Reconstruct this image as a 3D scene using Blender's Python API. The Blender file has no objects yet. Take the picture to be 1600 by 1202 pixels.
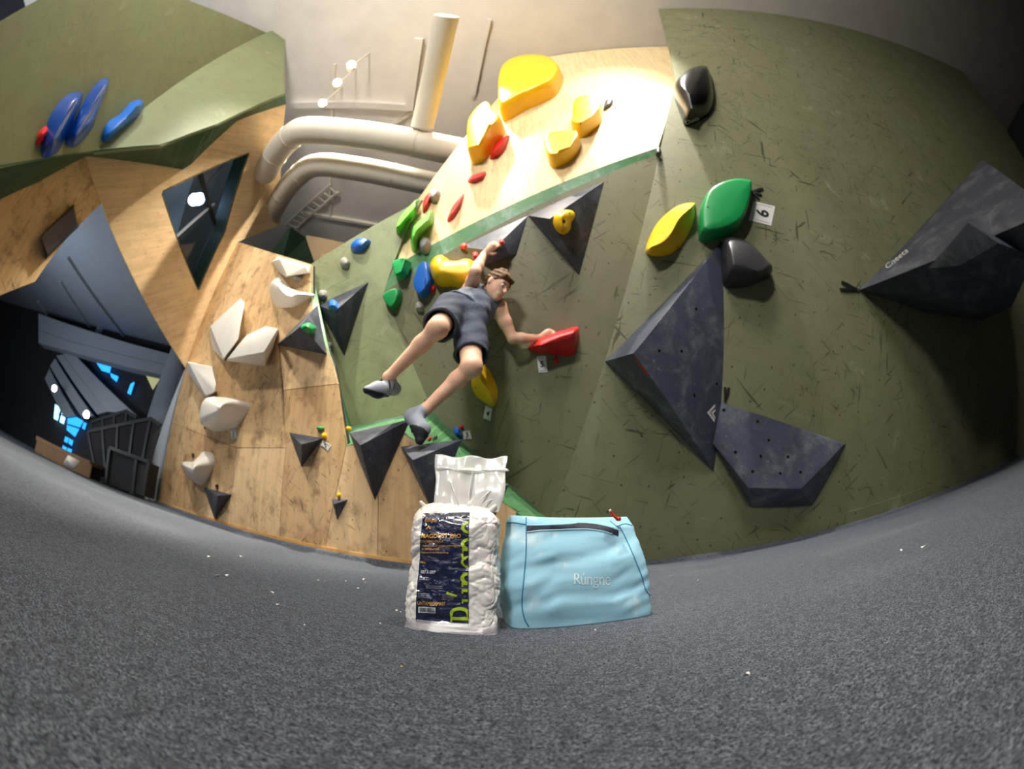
import bpy, bmesh, math, random
import numpy as np
from mathutils import Vector, Matrix, noise
from mathutils.bvhtree import BVHTree

random.seed(7)
S = bpy.context.scene
COL = S.collection

# ------------------------------------------------------------------ camera
F = 580.0                        # fisheye: pixels per radian in the 1600 px frame
PITCH, ROLL = math.radians(25.8), math.radians(1.2)
CAM = np.array([0.0, 0.0, 0.13])
cd = bpy.data.cameras.new('camera')
cam = bpy.data.objects.new('camera', cd)
COL.objects.link(cam)
cd.type = 'PANO'
cd.sensor_fit = 'HORIZONTAL'
cd.sensor_width = 36.0
cd.sensor_height = 27.045
cd.clip_start = 0.01
cy_ = cd
cy_.panorama_type = 'FISHEYE_LENS_POLYNOMIAL'
cy_.fisheye_fov = math.radians(200)
kk = (1600 / 36.0) / F           # radians per millimetre on the sensor
cy_.fisheye_polynomial_k0 = 0.0
cy_.fisheye_polynomial_k1 = -kk
cy_.fisheye_polynomial_k2 = 0.0
cy_.fisheye_polynomial_k3 = 0.0
cy_.fisheye_polynomial_k4 = 0.0
Rv = np.array([1.0, 0, 0])
Fv = np.array([0, math.cos(PITCH), math.sin(PITCH)])
Uv = np.array([0, -math.sin(PITCH), math.cos(PITCH)])
c_, s_ = math.cos(ROLL), math.sin(ROLL)
CX = c_ * Rv + s_ * Uv           # image right in world
CY = -s_ * Rv + c_ * Uv          # image up in world
m = Matrix.Identity(4)
for i in range(3):
    m[i][0], m[i][1], m[i][2], m[i][3] = CX[i], CY[i], -Fv[i], CAM[i]
cam.matrix_world = m
cd.dof.use_dof = True
cd.dof.focus_distance = 0.62
cd.dof.aperture_fstop = 18.0
S.camera = cam

# ------------------------------------------------------------------ world, exposure, lights
S.view_settings.view_transform = 'Standard'
S.view_settings.look = 'None'
S.view_settings.gamma = 1.0
S.view_settings.exposure = 0.0
S.view_settings.use_curve_mapping = False
W = bpy.data.worlds.new('hall'); S.world = W
W.use_nodes = True
bg = W.node_tree.nodes['Background']
bg.inputs[0].default_value = (0.80, 0.88, 1.0, 1)
bg.inputs[1].default_value = 0.16

def light(kind, name, loc, target, power, color, size=0.2, spot=60, blend=0.4):
    ld = bpy.data.lights.new(name, kind)
    ld.energy = power; ld.color = color
    if kind == 'AREA':
        ld.shape = 'DISK'; ld.size = size
    else:
        ld.shadow_soft_size = size
        if kind == 'SPOT':
            ld.spot_size = math.radians(spot); ld.spot_blend = blend
    o = bpy.data.objects.new(name, ld); COL.objects.link(o)
    o.location = loc
    o.rotation_euler = (Vector(target) - Vector(loc)).to_track_quat('-Z', 'Y').to_euler()
    return o
WARM = (1.0, 0.90, 0.75)
NEUT = (1.0, 0.96, 0.89)
light('SPOT', 'ceiling_spot_a', (-0.9, 0.8, 6.0), (-0.7, 2.2, 1.0), 1150, WARM, 0.06, 62, 0.7)
light('SPOT', 'ceiling_spot_b', (1.0, -0.3, 6.0), (1.2, 1.75, 4.3), 330, NEUT, 0.10, 56, 0.9)
light('SPOT', 'ceiling_spot_c', (-1.9, 1.2, 6.0), (-2.5, 2.7, 1.3), 2300, WARM, 0.05, 62, 0.5)
light('SPOT', 'ceiling_spot_d', (1.3, 0.2, 6.0), (1.2, 2.4, 0.6), 1150, NEUT, 0.08, 58, 0.9)
light('SPOT', 'wall_fill_spot', (-2.2, -1.2, 5.6), (-2.1, 2.7, 1.6), 780, NEUT, 0.08, 42, 0.8)  # added frontal fill for the plywood wall and its white holds
light('AREA', 'rear_fill', (-0.6, -2.6, 6.2), (0.0, 1.6, 0.8), 300, NEUT, 2.0)  # unseen general fill behind the camera, no real fitting
light('AREA', 'left_fill', (-4.6, -2.0, 6.0), (-3.2, 1.5, 3.0), 35, (0.85, 0.92, 1.0), 1.6)  # cool fill added for the upper left, not an actual lamp
light('AREA', 'ceiling_bounce_fill', (-1.6, -3.2, 3.4), (-1.6, 1.0, 6.4), 300, NEUT, 0.8)  # added out of frame to brighten the ceiling in place of bounced light
light('SPOT', 'bag_fill_spot', (-1.2, -4.5, 4.6), (0.06, 0.62, 0.12), 360, NEUT, 0.15, 13, 0.8)  # narrow unseen spot added to brighten chalk bag and pouch
light('AREA', 'mezzanine_fill', (-5.2, 0.2, 0.5), (-5.6, 1.4, 2.4), 30, (0.8, 0.9, 1.0), 0.8)  # invisible area light added to lift the mezzanine underside

# ------------------------------------------------------------------ lens maths: photograph pixel -> ray
def ray(px, py):
    x = px - 800.0; y = 601.0 - py
    r = math.hypot(x, y) + 1e-9
    th = r / F
    return CX * (math.sin(th) * x / r) + CY * (math.sin(th) * y / r) + Fv * math.cos(th)
def at(px, py, dist):
    return CAM + ray(px, py) * dist
class Plane:
    def __init__(s, a, b, c):
        n = np.cross(np.subtract(b, a), np.subtract(c, a)); n = n / np.linalg.norm(n)
        if np.dot(n, CAM - a) < 0: n = -n
        s.a = np.array(a, float); s.n = n
        up = np.array([0, 0, 1.0]) - n * n[2]
        if np.linalg.norm(up) < 0.05: up = np.array([0, 1.0, 0]) - n * n[1]
        s.v = up / np.linalg.norm(up)
        s.u = np.cross(s.v, n)
    def on(s, px, py, h=0.0):
        d = ray(px, py)
        return CAM + d * (np.dot(s.a + s.n * h - CAM, s.n) / np.dot(d, s.n))
    def to2(s, p):
        q = np.subtract(p, s.a); return np.array([q @ s.u, q @ s.v, q @ s.n])
    def to3(s, u, v, h=0.0):
        return s.a + s.u * u + s.v * v + s.n * h
V3 = lambda *a: np.array(a, float)
FLOOR = Plane(V3(0, 0, 0), V3(1, 0, 0), V3(0, 1, 0))

# ------------------------------------------------------------------ materials
MATS = {}
def lin(c):
    return tuple(((v / 255 + 0.055) / 1.055) ** 2.4 if v > 10 else v / 255 / 12.92 for v in c)
class NT:
    def __init__(s, name, rgb, rough=0.6, spec=0.3):
        s.m = bpy.data.materials.new(name); s.m.use_nodes = True
        s.t = s.m.node_tree; s.b = s.t.nodes['Principled BSDF']
        s.b.inputs['Roughness'].default_value = rough
        s.b.inputs['Specular IOR Level'].default_value = spec
        s.col = None
        s.rgb = (*lin(rgb), 1)
        s.b.inputs['Base Color'].default_value = s.rgb
        s.cur = None
        MATS[name] = s.m
    def n(s, typ, **kw):
        nd = s.t.nodes.new(typ)
        for k, v in kw.items():
            if hasattr(nd, k): setattr(nd, k, v)
            else: nd.inputs[k.replace('_', ' ')].default_value = v
        return nd
    def l(s, a, b): s.t.links.new(a, b)
    def coord(s, kind='Object', scale=(1, 1, 1), rot=(0, 0, 0)):
        tc = s.n('ShaderNodeTexCoord'); mp = s.n('ShaderNodeMapping')
        mp.inputs['Scale'].default_value = scale; mp.inputs['Rotation'].default_value = rot
        s.l(tc.outputs[kind], mp.inputs[0]); return mp.outputs[0]
    def noise(s, co, scale, detail=4, rough=0.55, dist=0.0):
        nd = s.n('ShaderNodeTexNoise'); s.l(co, nd.inputs['Vector'])
        nd.inputs['Scale'].default_value = scale; nd.inputs['Detail'].default_value = detail
        nd.inputs['Roughness'].default_value = rough; nd.inputs['Distortion'].default_value = dist
        return nd.outputs[0]
    def ramp(s, x, lo, hi, a=0.0, b=1.0):
        nd = s.n('ShaderNodeMapRange'); s.l(x, nd.inputs[0])
        nd.inputs[1].default_value = lo; nd.inputs[2].default_value = hi
        nd.inputs[3].default_value = a; nd.inputs[4].default_value = b
        nd.interpolation_type = 'SMOOTHSTEP'
        return nd.outputs[0]
    def math(s, op, a, b=0.0):
        nd = s.n('ShaderNodeMath'); nd.operation = op
        for i, v in enumerate((a, b)):
            if isinstance(v, (int, float)): nd.inputs[i].default_value = v
            else: s.l(v, nd.inputs[i])
        return nd.outputs[0]
    def mix(s, fac, rgb, mode='MIX'):
        """lay rgb over what the colour is so far, by fac"""
        nd = s.n('ShaderNodeMix'); nd.data_type = 'RGBA'; nd.blend_type = mode
        if isinstance(fac, (int, float)): nd.inputs[0].default_value = fac
        else: s.l(fac, nd.inputs[0])
        if s.cur is None: nd.inputs[6].default_value = s.rgb
        else: s.l(s.cur, nd.inputs[6])
        if isinstance(rgb, tuple): nd.inputs[7].default_value = (*lin(rgb), 1)
        else: s.l(rgb, nd.inputs[7])
        s.cur = nd.outputs[2]
        s.l(s.cur, s.b.inputs['Base Color'])
    def bump(s, x, strength=0.2, dist=0.01):
        nd = s.n('ShaderNodeBump'); s.l(x, nd.inputs['Height'])
        nd.inputs['Strength'].default_value = strength; nd.inputs['Distance'].default_value = dist
        s.l(nd.outputs[0], s.b.inputs['Normal'])
    def tnuts(s, step=0.26, r=0.0065, jit=0.7):
        """dark bolt holes on a loosely regular grid (UV in metres)"""
        tc = s.n('ShaderNodeTexCoord')
        v = s.n('ShaderNodeTexVoronoi'); v.voronoi_dimensions = '2D'
        v.inputs['Scale'].default_value = 1 / step; v.inputs['Randomness'].default_value = jit
        s.l(tc.outputs['UV'], v.inputs['Vector'])
        return s.ramp(v.outputs['Distance'], r / step, r / step * 1.5, 1, 0)
    def scuffs(s, co, scale, thr, angs, mask, seed=0.0):
        """short straight rubber streaks in several directions"""
        tot = None
        for i, a in enumerate(angs):
            mp = s.n('ShaderNodeMapping'); mp.inputs['Rotation'].default_value = (0, 0, a)
            mp.inputs['Location'].default_value = (seed + i * 3.7, i * 5.1, 0)
            s.l(co, mp.inputs[0])
            m2 = s.n('ShaderNodeMapping'); m2.inputs['Scale'].default_value = (0.75, 10.0, 1)
            s.l(mp.outputs[0], m2.inputs[0])
            x = s.noise(m2.outputs[0], scale, 2.0, 0.5, 0.6)
            x = s.ramp(x, thr, thr + 0.05)
            tot = x if tot is None else s.math('MAXIMUM', tot, x)
        return s.math('MULTIPLY', tot, mask)

def simple(name, rgb, rough=0.5, spec=0.4, var=0.06, scale=9, coat=0.0):
    q = NT(name, rgb, rough, spec)
    co = q.coord()
    q.mix(q.ramp(q.noise(co, scale, 5), 0.3, 0.75, 0, var * 4), tuple(int(c * 0.75) for c in rgb))
    if coat: q.b.inputs['Coat Weight'].default_value = coat; q.b.inputs['Coat Roughness'].default_value = 0.12
    q.bump(q.noise(co, 160, 2), 0.12, 0.003)
    return q.m
def chalky(name, rgb, rough=0.55, amount=0.5, spec=0.35):
    """painted or moulded thing with chalk and hand wear on it"""
    q = NT(name, rgb, rough, spec)
    co = q.coord()
    q.mix(q.ramp(q.noise(co, 6, 6, 0.6), 0.35, 0.75, 0, 0.35), tuple(int(c * 0.72) for c in rgb))
    q.mix(q.math('MULTIPLY', q.ramp(q.noise(co, 3.2, 7, 0.72, 0.4), 0.45, 0.85), amount), (190, 194, 200))
    q.mix(q.math('MULTIPLY', q.ramp(q.noise(co, 75, 2, 0.5), 0.715, 0.74), min(1, amount * 1.1)), (215, 212, 205))
    q.bump(q.noise(co, 220, 2), 0.15, 0.002)
    return q.m

def plywood(name, rgb, dirt=0.5, grain_ang=0.0):
    q = NT(name, rgb, 0.55, 0.25)
    co = q.coord('UV', rot=(0, 0, grain_ang))
    g = q.n('ShaderNodeMapping'); g.inputs['Scale'].default_value = (14, 1.1, 1); q.l(co, g.inputs[0])
    q.mix(q.ramp(q.noise(g.outputs[0], 1.6, 6, 0.6, 0.5), 0.35, 0.7, 0, 0.55), tuple(int(c * 0.80) for c in rgb))
    q.mix(q.ramp(q.noise(co, 1.1, 3), 0.4, 0.7, 0, 0.35), (232, 205, 160))
    blot = q.ramp(q.noise(co, 5.5, 7, 0.68), 0.47, 0.72)
    q.mix(q.math('MULTIPLY', blot, dirt), (112, 88, 62))
    msk = q.ramp(q.noise(co, 1.5, 3), 0.42, 0.6)
    q.mix(q.math('MULTIPLY', q.scuffs(co, 7.0, 0.66, (0.5, 1.3, 2.2), msk), min(1, dirt * 1.2)), (62, 50, 42))
    q.mix(q.math('MULTIPLY', q.tnuts(0.24, 0.005), 0.7), (52, 42, 32))
    q.bump(q.noise(g.outputs[0], 12, 3), 0.06, 0.003)
    return q.m
def olive(name, rgb, scuff=1.0, chalk=0.5):
    q = NT(name, rgb, 0.50, 0.35)
    co = q.coord('UV')
    q.mix(q.ramp(q.noise(co, 1.4, 5, 0.6), 0.35, 0.7, 0, 0.5), (112, 110, 78))
    q.mix(q.ramp(q.noise(co, 6, 6, 0.65), 0.4, 0.75, 0, 0.35), (92, 96, 68))
    q.mix(q.math('MULTIPLY', q.ramp(q.noise(co, 2.3, 6, 0.7, 0.6), 0.58, 0.78), chalk), (176, 180, 150))
    msk = q.ramp(q.noise(co, 0.9, 3), 0.30, 0.55)
    q.mix(q.math('MULTIPLY', q.scuffs(co, 3.2, 0.665, (0.3, 1.0, 1.9, 2.6), msk), 0.75 * scuff), (38, 40, 32))
    msk2 = q.ramp(q.noise(co, 1.3, 3), 0.45, 0.62)
    q.mix(q.math('MULTIPLY', q.scuffs(co, 7.5, 0.665, (0.0, 0.7, 1.5, 2.3), msk2, 9.0), 0.7 * scuff), (34, 36, 30))
    q.mix(q.math('MULTIPLY', q.tnuts(0.27, 0.0065), 0.8 * scuff), (24, 24, 20))
    q.bump(q.noise(co, 60, 4), 0.05, 0.004)
    return q.m

plywood('wood_left', (208, 172, 124), 0.75)
plywood('wood_left_dark', (196, 158, 112), 0.85)
plywood('wood_left_light', (220, 186, 140), 0.6)
plywood('wood_upper', (214, 184, 142), 0.22, 0.7)
plywood('wood_bright', (226, 200, 152), 0.12)
plywood('wood_bright_b', (220, 192, 142), 0.15)
plywood('wood_skirting', (214, 160, 92), 0.3, 1.57)
olive('olive_right', (118, 119, 90))
olive('olive_overhang', (113, 112, 86), 0.75, 0.3)
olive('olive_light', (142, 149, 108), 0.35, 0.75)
olive('olive_upper', (112, 120, 84), 0.25, 0.4)
chalky('green_edge', (72, 124, 78), 0.55, 0.55)
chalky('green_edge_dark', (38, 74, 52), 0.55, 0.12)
chalky('volume_grey', (66, 71, 84), 0.5, 0.36)
chalky('volume_dark', (58, 61, 72), 0.55, 0.28)
chalky('volume_pale', (96, 100, 110), 0.55, 0.55)
simple('hold_white', (228, 222, 210), 0.45, 0.4, 0.03)
simple('hold_yellow', (240, 190, 12), 0.38, 0.45, 0.03, coat=0.15)
simple('hold_blue', (16, 98, 190), 0.35, 0.5, 0.03, coat=0.3)
simple('hold_blue_deep', (8, 70, 160), 0.22, 0.6, 0.03, coat=0.7)
simple('hold_green', (16, 140, 72), 0.4, 0.45, 0.03, coat=0.2)
simple('hold_lime', (112, 200, 72), 0.42, 0.4, 0.04)
simple('hold_red', (205, 32, 36), 0.45, 0.4, 0.05)
simple('hold_coral', (216, 70, 72), 0.5, 0.35, 0.05)
simple('hold_grey', (158, 154, 150), 0.7, 0.2, 0.05)
simple('hold_black', (12, 12, 14), 0.18, 0.4, 0.02, coat=0.25)
simple('hold_charcoal', (48, 46, 50), 0.42, 0.4, 0.06)
simple('black_plastic', (22, 22, 24), 0.5, 0.4)
simple('card_white', (222, 220, 216), 0.5, 0.3, 0.02)
simple('ink', (38, 40, 48), 0.5, 0.3, 0.0)
simple('hole_dark', (14, 13, 12), 0.8, 0.1, 0.0)
simple('tape_red', (196, 44, 36), 0.6, 0.3)
simple('paint_white', (206, 204, 196), 0.6, 0.3, 0.04, 3)
simple('duct_white', (214, 206, 190), 0.55, 0.3, 0.03, 3)
simple('ceiling_grey', (206, 200, 192), 0.8, 0.2, 0.05, 2)
simple('mezzanine_grey', (150, 158, 168), 0.7, 0.3, 0.04, 2)
simple('dark_metal', (40, 41, 44), 0.45, 0.5)
simple('wall_charcoal', (52, 52, 54), 0.7, 0.3)
simple('bench_wood', (150, 116, 80), 0.6, 0.3)
simple('frame_green', (40, 66, 50), 0.5, 0.35, 0.05)

def carpet():
    q = NT('carpet', (112, 119, 131), 0.95, 0.08)
    co = q.coord()
    a = q.noise(co, 470, 3, 0.75)
    b = q.noise(co, 210, 3, 0.7)
    c = q.noise(co, 60, 3, 0.6)
    q.mix(q.ramp(a, 0.38, 0.56, 1, 0), (34, 37, 44))
    q.mix(q.ramp(b, 0.53, 0.66, 0, 0.55), (150, 157, 168))
    q.mix(q.ramp(a, 0.58, 0.70, 0, 0.75), (196, 202, 212))
    q.mix(q.ramp(b, 0.46, 0.36, 0, 0.75), (34, 36, 42))
    q.mix(q.ramp(c, 0.40, 0.65, 0, 0.45), (62, 65, 72))
    q.mix(q.ramp(q.noise(co, 1.6, 3), 0.45, 0.75, 0, 0.16), (140, 146, 152))
    q.bump(q.math('ADD', a, q.math('MULTIPLY', b, 1.2)), 0.8, 0.004)
    return q.m
carpet()
def emis(name, rgb, strength):
    q = NT(name, (10, 10, 10)); q.b.inputs['Emission Color'].default_value = (*lin(rgb), 1)
    q.b.inputs['Emission Strength'].default_value = strength
emis('lamp_glow', (255, 244, 220), 30)
emis('daylight_blue', (40, 150, 250), 2.2)
emis('daylight_pale', (150, 220, 255), 3.0)
emis('lit_room', (190, 190, 140), 0.8)
q = NT('glass', (120, 140, 160), 0.05, 0.5); q.b.inputs['Transmission Weight'].default_value = 0.9
q = NT('mesh_screen', (46, 42, 44), 0.6, 0.3); q.b.inputs['Alpha'].default_value = 0.72

# ------------------------------------------------------------------ object helpers
def tag(o, label=None, cat=None, group=None, kind=None):
    if label: o['label'] = label
    if cat: o['category'] = cat
    if group: o['group'] = group
    if kind: o['kind'] = kind
    return o
def empty(name, loc, label=None, cat=None, group=None):
    o = bpy.data.objects.new(name, None); COL.objects.link(o)
    o.location = Vector(loc); o.empty_display_size = 0.05
    return tag(o, label, cat, group)
def org(o):
    """world place of an object whose ancestors only translate"""
    p = Vector(o.location)
    while o.parent: o = o.parent; p = p + Vector(o.location)
    return np.array(p)
def mesh(name, verts, faces, mat, parent=None, smooth=False, origin=None, uvplane=None, sharp=None, fixn=True):
    verts = np.asarray(verts, float)
    if parent is not None: o0 = org(parent)
    elif origin is not None: o0 = np.asarray(origin, float)
    else: o0 = verts.mean(0)
    me = bpy.data.meshes.new(name)
    me.from_pydata([tuple(v) for v in (verts - o0)], [], [tuple(f) for f in faces])
    if fixn:
        bm = bmesh.new(); bm.from_mesh(me)
        bmesh.ops.remove_doubles(bm, verts=bm.verts, dist=1e-5)
        bmesh.ops.recalc_face_normals(bm, faces=bm.faces)
        bm.to_mesh(me); bm.free()
    if uvplane is not None:
        uv = me.uv_layers.new(name='UVMap')
        co = np.array([v.co[:] for v in me.vertices]) + o0
        U = (co - uvplane.a) @ uvplane.u; Vv = (co - uvplane.a) @ uvplane.v
        for lp in me.loops: uv.data[lp.index].uv = (U[lp.vertex_index], Vv[lp.vertex_index])
    me.update()
    ob = bpy.data.objects.new(name, me); COL.objects.link(ob)
    if parent is not None: ob.parent = parent
    else: ob.location = Vector(o0)
    for mm in (mat if isinstance(mat, (list, tuple)) else [mat]):
        me.materials.append(MATS[mm] if isinstance(mm, str) else mm)
    if smooth:
        for p in me.polygons: p.use_smooth = True
        if sharp is not None: me.set_sharp_from_angle(angle=math.radians(sharp))
    return ob
def slab(pts, n, thick):
    """polygon pts with a thickness behind it"""
    pts = [np.asarray(p, float) for p in pts]; k = len(pts)
    v = pts + [p - np.asarray(n) * thick for p in pts]
    f = [list(range(k)), list(range(2 * k - 1, k - 1, -1))]
    for i in range(k): j = (i + 1) % k; f.append([i, j, k + j, k + i])
    return v, f
def panel(name, pl, pts, mat, thick=0.03, parent=None, **kw):
    v, f = slab(pts, pl.n, thick)
    return mesh(name, v, f, mat, parent, uvplane=pl, **kw)
def pxs(pl, L, h=0.0): return [pl.on(x, y, h) for x, y in L]
def hullv(pts, bevel=0.0, segs=2):
    bm = bmesh.new()
    for p in pts: bm.verts.new(tuple(p))
    r = bmesh.ops.convex_hull(bm, input=bm.verts)
    bmesh.ops.delete(bm, geom=[v for v in bm.verts if not v.link_faces], context='VERTS')
    bmesh.ops.dissolve_limit(bm, angle_limit=math.radians(2.5), verts=bm.verts, edges=bm.edges)
    if bevel:
        bmesh.ops.bevel(bm, geom=list(bm.edges), offset=bevel, segments=segs, profile=0.5, affect='EDGES', clamp_overlap=True)
    bm.verts.index_update()
    v = [np.array(x.co[:]) for x in bm.verts]; f = [[x.index for x in g.verts] for g in bm.faces]
    bm.free(); return v, f
def hull(name, pl, L, mat, bevel=0.004, segs=2, parent=None, smooth=None, **kw):
    """L: (px, py, height above the wall)"""
    pts = [pl.on(x, y, max(h, 0.0012)) for x, y, h in L]
    base = [pl.to2(p) for p, l in zip(pts, L) if l[2] < 0.002]
    pts += [pl.to3(b[0], b[1], 0.0008) for b in base]
    v, f = hullv(pts, bevel, segs)
    return mesh(name, v, f, mat, parent, smooth=True if smooth is None else smooth, sharp=25 if smooth is None else None, **kw)
def crom(P, n, closed=True):
    """Catmull-Rom through P, n points in all"""
    P = np.asarray(P, float); k = len(P)
    if closed:
        Q = np.vstack([P[-1], P, P[0], P[1]]); segs = k
    else:
        Q = np.vstack([2 * P[0] - P[1], P, 2 * P[-1] - P[-2]]); segs = k - 1
    out = []
    for t in np.linspace(0, segs, n, endpoint=not closed):
        i = min(int(t), segs - 1); u = t - i
        a, b, c, d = Q[i], Q[i + 1], Q[i + 2], Q[i + 3]
        out.append(0.5 * ((2 * b) + (c - a) * u + (2 * a - 5 * b + 4 * c - d) * u * u + (3 * b - a - 3 * c + d) * u ** 3))
    return np.array(out)
def loft(name, pl, outline, ridge, H, mat, prof='dome', parent=None, n=48, K=9, sharp=None, tension=1.0, corner=False, lift=0.0, **kw):
    """moulded hold: outline (px) on the wall drawn in and up to a ridge line (px at height H)"""
    oc = outline
    if corner:
        oc = []
        k = len(outline)
        for i in range(k):
            a = np.array(outline[i], float); p = np.array(outline[i - 1], float); q = np.array(outline[(i + 1) % k], float)
            oc += [a + (p - a) * 0.12, a + (q - a) * 0.12]
    O = crom(oc, n)
    O2 = np.array([pl.to2(pl.on(x, y, lift))[:2] for x, y in O])
    R = np.array(ridge, float)
    if len(R) > 1: R = crom(R, 24, False)
    R2 = np.array([pl.to2(pl.on(x, y, H))[:2] for x, y in R])
    # matched by nearest ridge point, smoothed round the ring
    idx = np.array([np.argmin(((R2 - o) ** 2).sum(1)) for o in O2])
    T = R2[idx]
    for _ in range(2): T = (np.roll(T, 1, 0) + 2 * T + np.roll(T, -1, 0)) / 4
    v = []; f = []
    base = [pl.to3(a, b, 0.0008) for a, b in O2]
    v += base
    for k in range(K + 1):
        t = k / K
        if prof == 'dome': hh = math.sqrt(max(0, 1 - (1 - t) ** 2)); tt = t
        elif prof == 'slab': hh = min(1, t / 0.22) ** 0.6 if t < 0.22 else 1 ; hh = 0.90 * hh + 0.10 * (1 - (1 - t) ** 2); tt = .86 * t ** 1.15
        elif prof == 'soft': hh = math.sin(t * math.pi / 2) ** 1.3; tt = t
        else: hh = t; tt = t
        for o, r in zip(O2, T):
            p = o + (r - o) * tt * tension
            v.append(pl.to3(p[0], p[1], H * hh + 0.001))
    for k in range(K + 1):
        for i in range(n):
            j = (i + 1) % n
            f.append([k * n + i, k * n + j, (k + 1) * n + j, (k + 1) * n + i])
    f.append(list(range((K + 1) * n, (K + 2) * n)))
    f.append(list(range(n - 1, -1, -1)))
    return mesh(name, v, f, mat, parent, smooth=True, sharp=sharp, **kw)
def cast(ob, px, py):
    """where the ray through a pixel meets this object, and the normal there"""
    me = ob.data; o0 = org(ob)
    t = BVHTree.FromPolygons([v.co for v in me.vertices], [p.vertices[:] for p in me.polygons])
    loc, nrm, i, d = t.ray_cast(Vector(CAM - o0), Vector(ray(px, py)))
    if loc is None: return None
    nn = np.array(nrm)
    if nn @ ray(px, py) > 0: nn = -nn
    return np.array(loc) + o0, nn
def frame(n, hint=(0, 0, 1)):
    n = np.asarray(n) / np.linalg.norm(n); h = np.asarray(hint, float)
    u = np.cross(h, n)
    if np.linalg.norm(u) < 1e-3: u = np.cross((0, 1.0, 0), n)
    u /= np.linalg.norm(u); return u, np.cross(n, u), n
def bolt(ob, px, py, r=0.009, mat='hole_dark', name='bolt_hole'):
    h = cast(ob, px, py)
    if h is None: return
    p, n = h; u, v, n = frame(n)
    V = []; Fc = []
    k = 12
    for i in range(k):
        a = i * 2 * math.pi / k; V.append(p + u * r * math.cos(a) + v * r * math.sin(a) - n * 0.002)
    for i in range(k):
        a = i * 2 * math.pi / k; V.append(p + u * r * math.cos(a) + v * r * math.sin(a) + n * 0.0012)
    for i in range(k): Fc.append([i, (i + 1) % k, k + (i + 1) % k, k + i])
    Fc.append(list(range(k, 2 * k)))
    return mesh(name, V, Fc, mat, ob)
def tube(pts, r, k=10, cap=True):
    """tube along 3D points; r a number or one per point"""
    P = np.asarray(pts, float); n = len(P)
    rr = np.full(n, r, float) if np.isscalar(r) else np.asarray(r, float)
    T = np.gradient(P, axis=0); T /= np.linalg.norm(T, axis=1)[:, None] + 1e-12
    u = np.cross(T[0], (0.1, 0.3, 0.95)); u /= np.linalg.norm(u)
    v = []; f = []
    for i in range(n):
        u = u - T[i] * (u @ T[i]); u /= np.linalg.norm(u); w = np.cross(T[i], u)
        for j in range(k):
            a = 2 * math.pi * j / k; v.append(P[i] + (u * math.cos(a) + w * math.sin(a)) * rr[i])
    for i in range(n - 1):
        for j in range(k):
            q = (j + 1) % k; f.append([i * k + j, i * k + q, (i + 1) * k + q, (i + 1) * k + j])
    if cap: f.append(list(range(k - 1, -1, -1))); f.append(list(range((n - 1) * k, n * k)))
    return v, f
def joinvf(*parts):
    V = []; Fc = []
    for v, f in parts:
        b = len(V); V += [np.asarray(x, float) for x in v]; Fc += [[i + b for i in g] for g in f]
    return V, Fc
def boxv(lo, hi):
    x0, y0, z0 = lo; x1, y1, z1 = hi
    v = [(x0, y0, z0), (x1, y0, z0), (x1, y1, z0), (x0, y1, z0), (x0, y0, z1), (x1, y0, z1), (x1, y1, z1), (x0, y1, z1)]
    return v, [[0, 3, 2, 1], [4, 5, 6, 7], [0, 1, 5, 4], [1, 2, 6, 5], [2, 3, 7, 6], [3, 0, 4, 7]]
def barv(a, b, w, h, up=(0, 0, 1)):
    """square bar from a to b"""
    a = np.asarray(a, float); b = np.asarray(b, float); d = (b - a) / np.linalg.norm(b - a)
    s = np.cross(d, up); s /= np.linalg.norm(s); t = np.cross(s, d)
    v = [p + s * w / 2 * i + t * h / 2 * j for p in (a, b) for i, j in ((-1, -1), (1, -1), (1, 1), (-1, 1))]
    return v, [[0, 1, 2, 3], [7, 6, 5, 4], [0, 4, 5, 1], [1, 5, 6, 2], [2, 6, 7, 3], [3, 7, 4, 0]]
_fc = {}
def textmesh(s, size=1.0, bold=0.0, shear=0.0, space=1.0):
    """flat glyph mesh: (verts Nx2, faces), width"""
    cu = bpy.data.curves.new('t', 'FONT'); cu.body = s; cu.size = size; cu.offset = bold; cu.shear = shear
    cu.space_character = space; cu.resolution_u = 3; cu.fill_mode = 'FRONT'
    ob = bpy.data.objects.new('t', cu); COL.objects.link(ob)
    dg = bpy.context.evaluated_depsgraph_get(); dg.update()
    me = ob.evaluated_get(dg).to_mesh()
    v = np.array([x.co[:2] for x in me.vertices]) if len(me.vertices) else np.zeros((0, 2))
    f = [list(p.vertices) for p in me.polygons]
    ob.evaluated_get(dg).to_mesh_clear()
    bpy.data.objects.remove(ob); bpy.data.curves.remove(cu)
    return v, f
# ------------------------------------------------------------------ wall planes (metres, solved from the wall base on the mat)
def leaning(a, b, deg):
    a = np.array(a, float); b = np.array(b, float)
    d = (b - a) / np.linalg.norm(b - a); n = np.array([d[1], -d[0], 0])
    if n @ (CAM - a) < 0: n = -n
    t = math.radians(deg)
    return Plane(a, b, a + np.array([0, 0, math.cos(t)]) + n * math.sin(t))
PW = leaning((-.53, 2.08, 0), (-4.2, 3.2, 0), 8)           # lower wooden wall
PR = leaning((.97, 2.78, 0), (3.25, 2.03, 0), 17)          # big olive wall
lipL = at(600, 455, 3.3)
lipR = PR.on(1030, 240)
footG = PR.on(862, 805)
PO = Plane(lipL, lipR, footG)                              # olive overhang under the lip
f1 = PO.on(675, 640)
gl = PW.on(487, 413, -0.10)
PL = Plane(lipL, f1, gl)                                   # light olive face
pi0 = at(622, 413, 3.38); pi1 = at(1028, 231, np.linalg.norm(lipR - CAM) + 0.03)
PP = Plane(pi0, pi1, at(790, 140, 5.5))                   # bright wooden panel above the lip
F1 = PW.on(290, 575); F2 = PW.on(372, 378)
PU = Plane(F1, F2, at(160, 322, 4.3))                      # wooden fascia with the window
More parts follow.
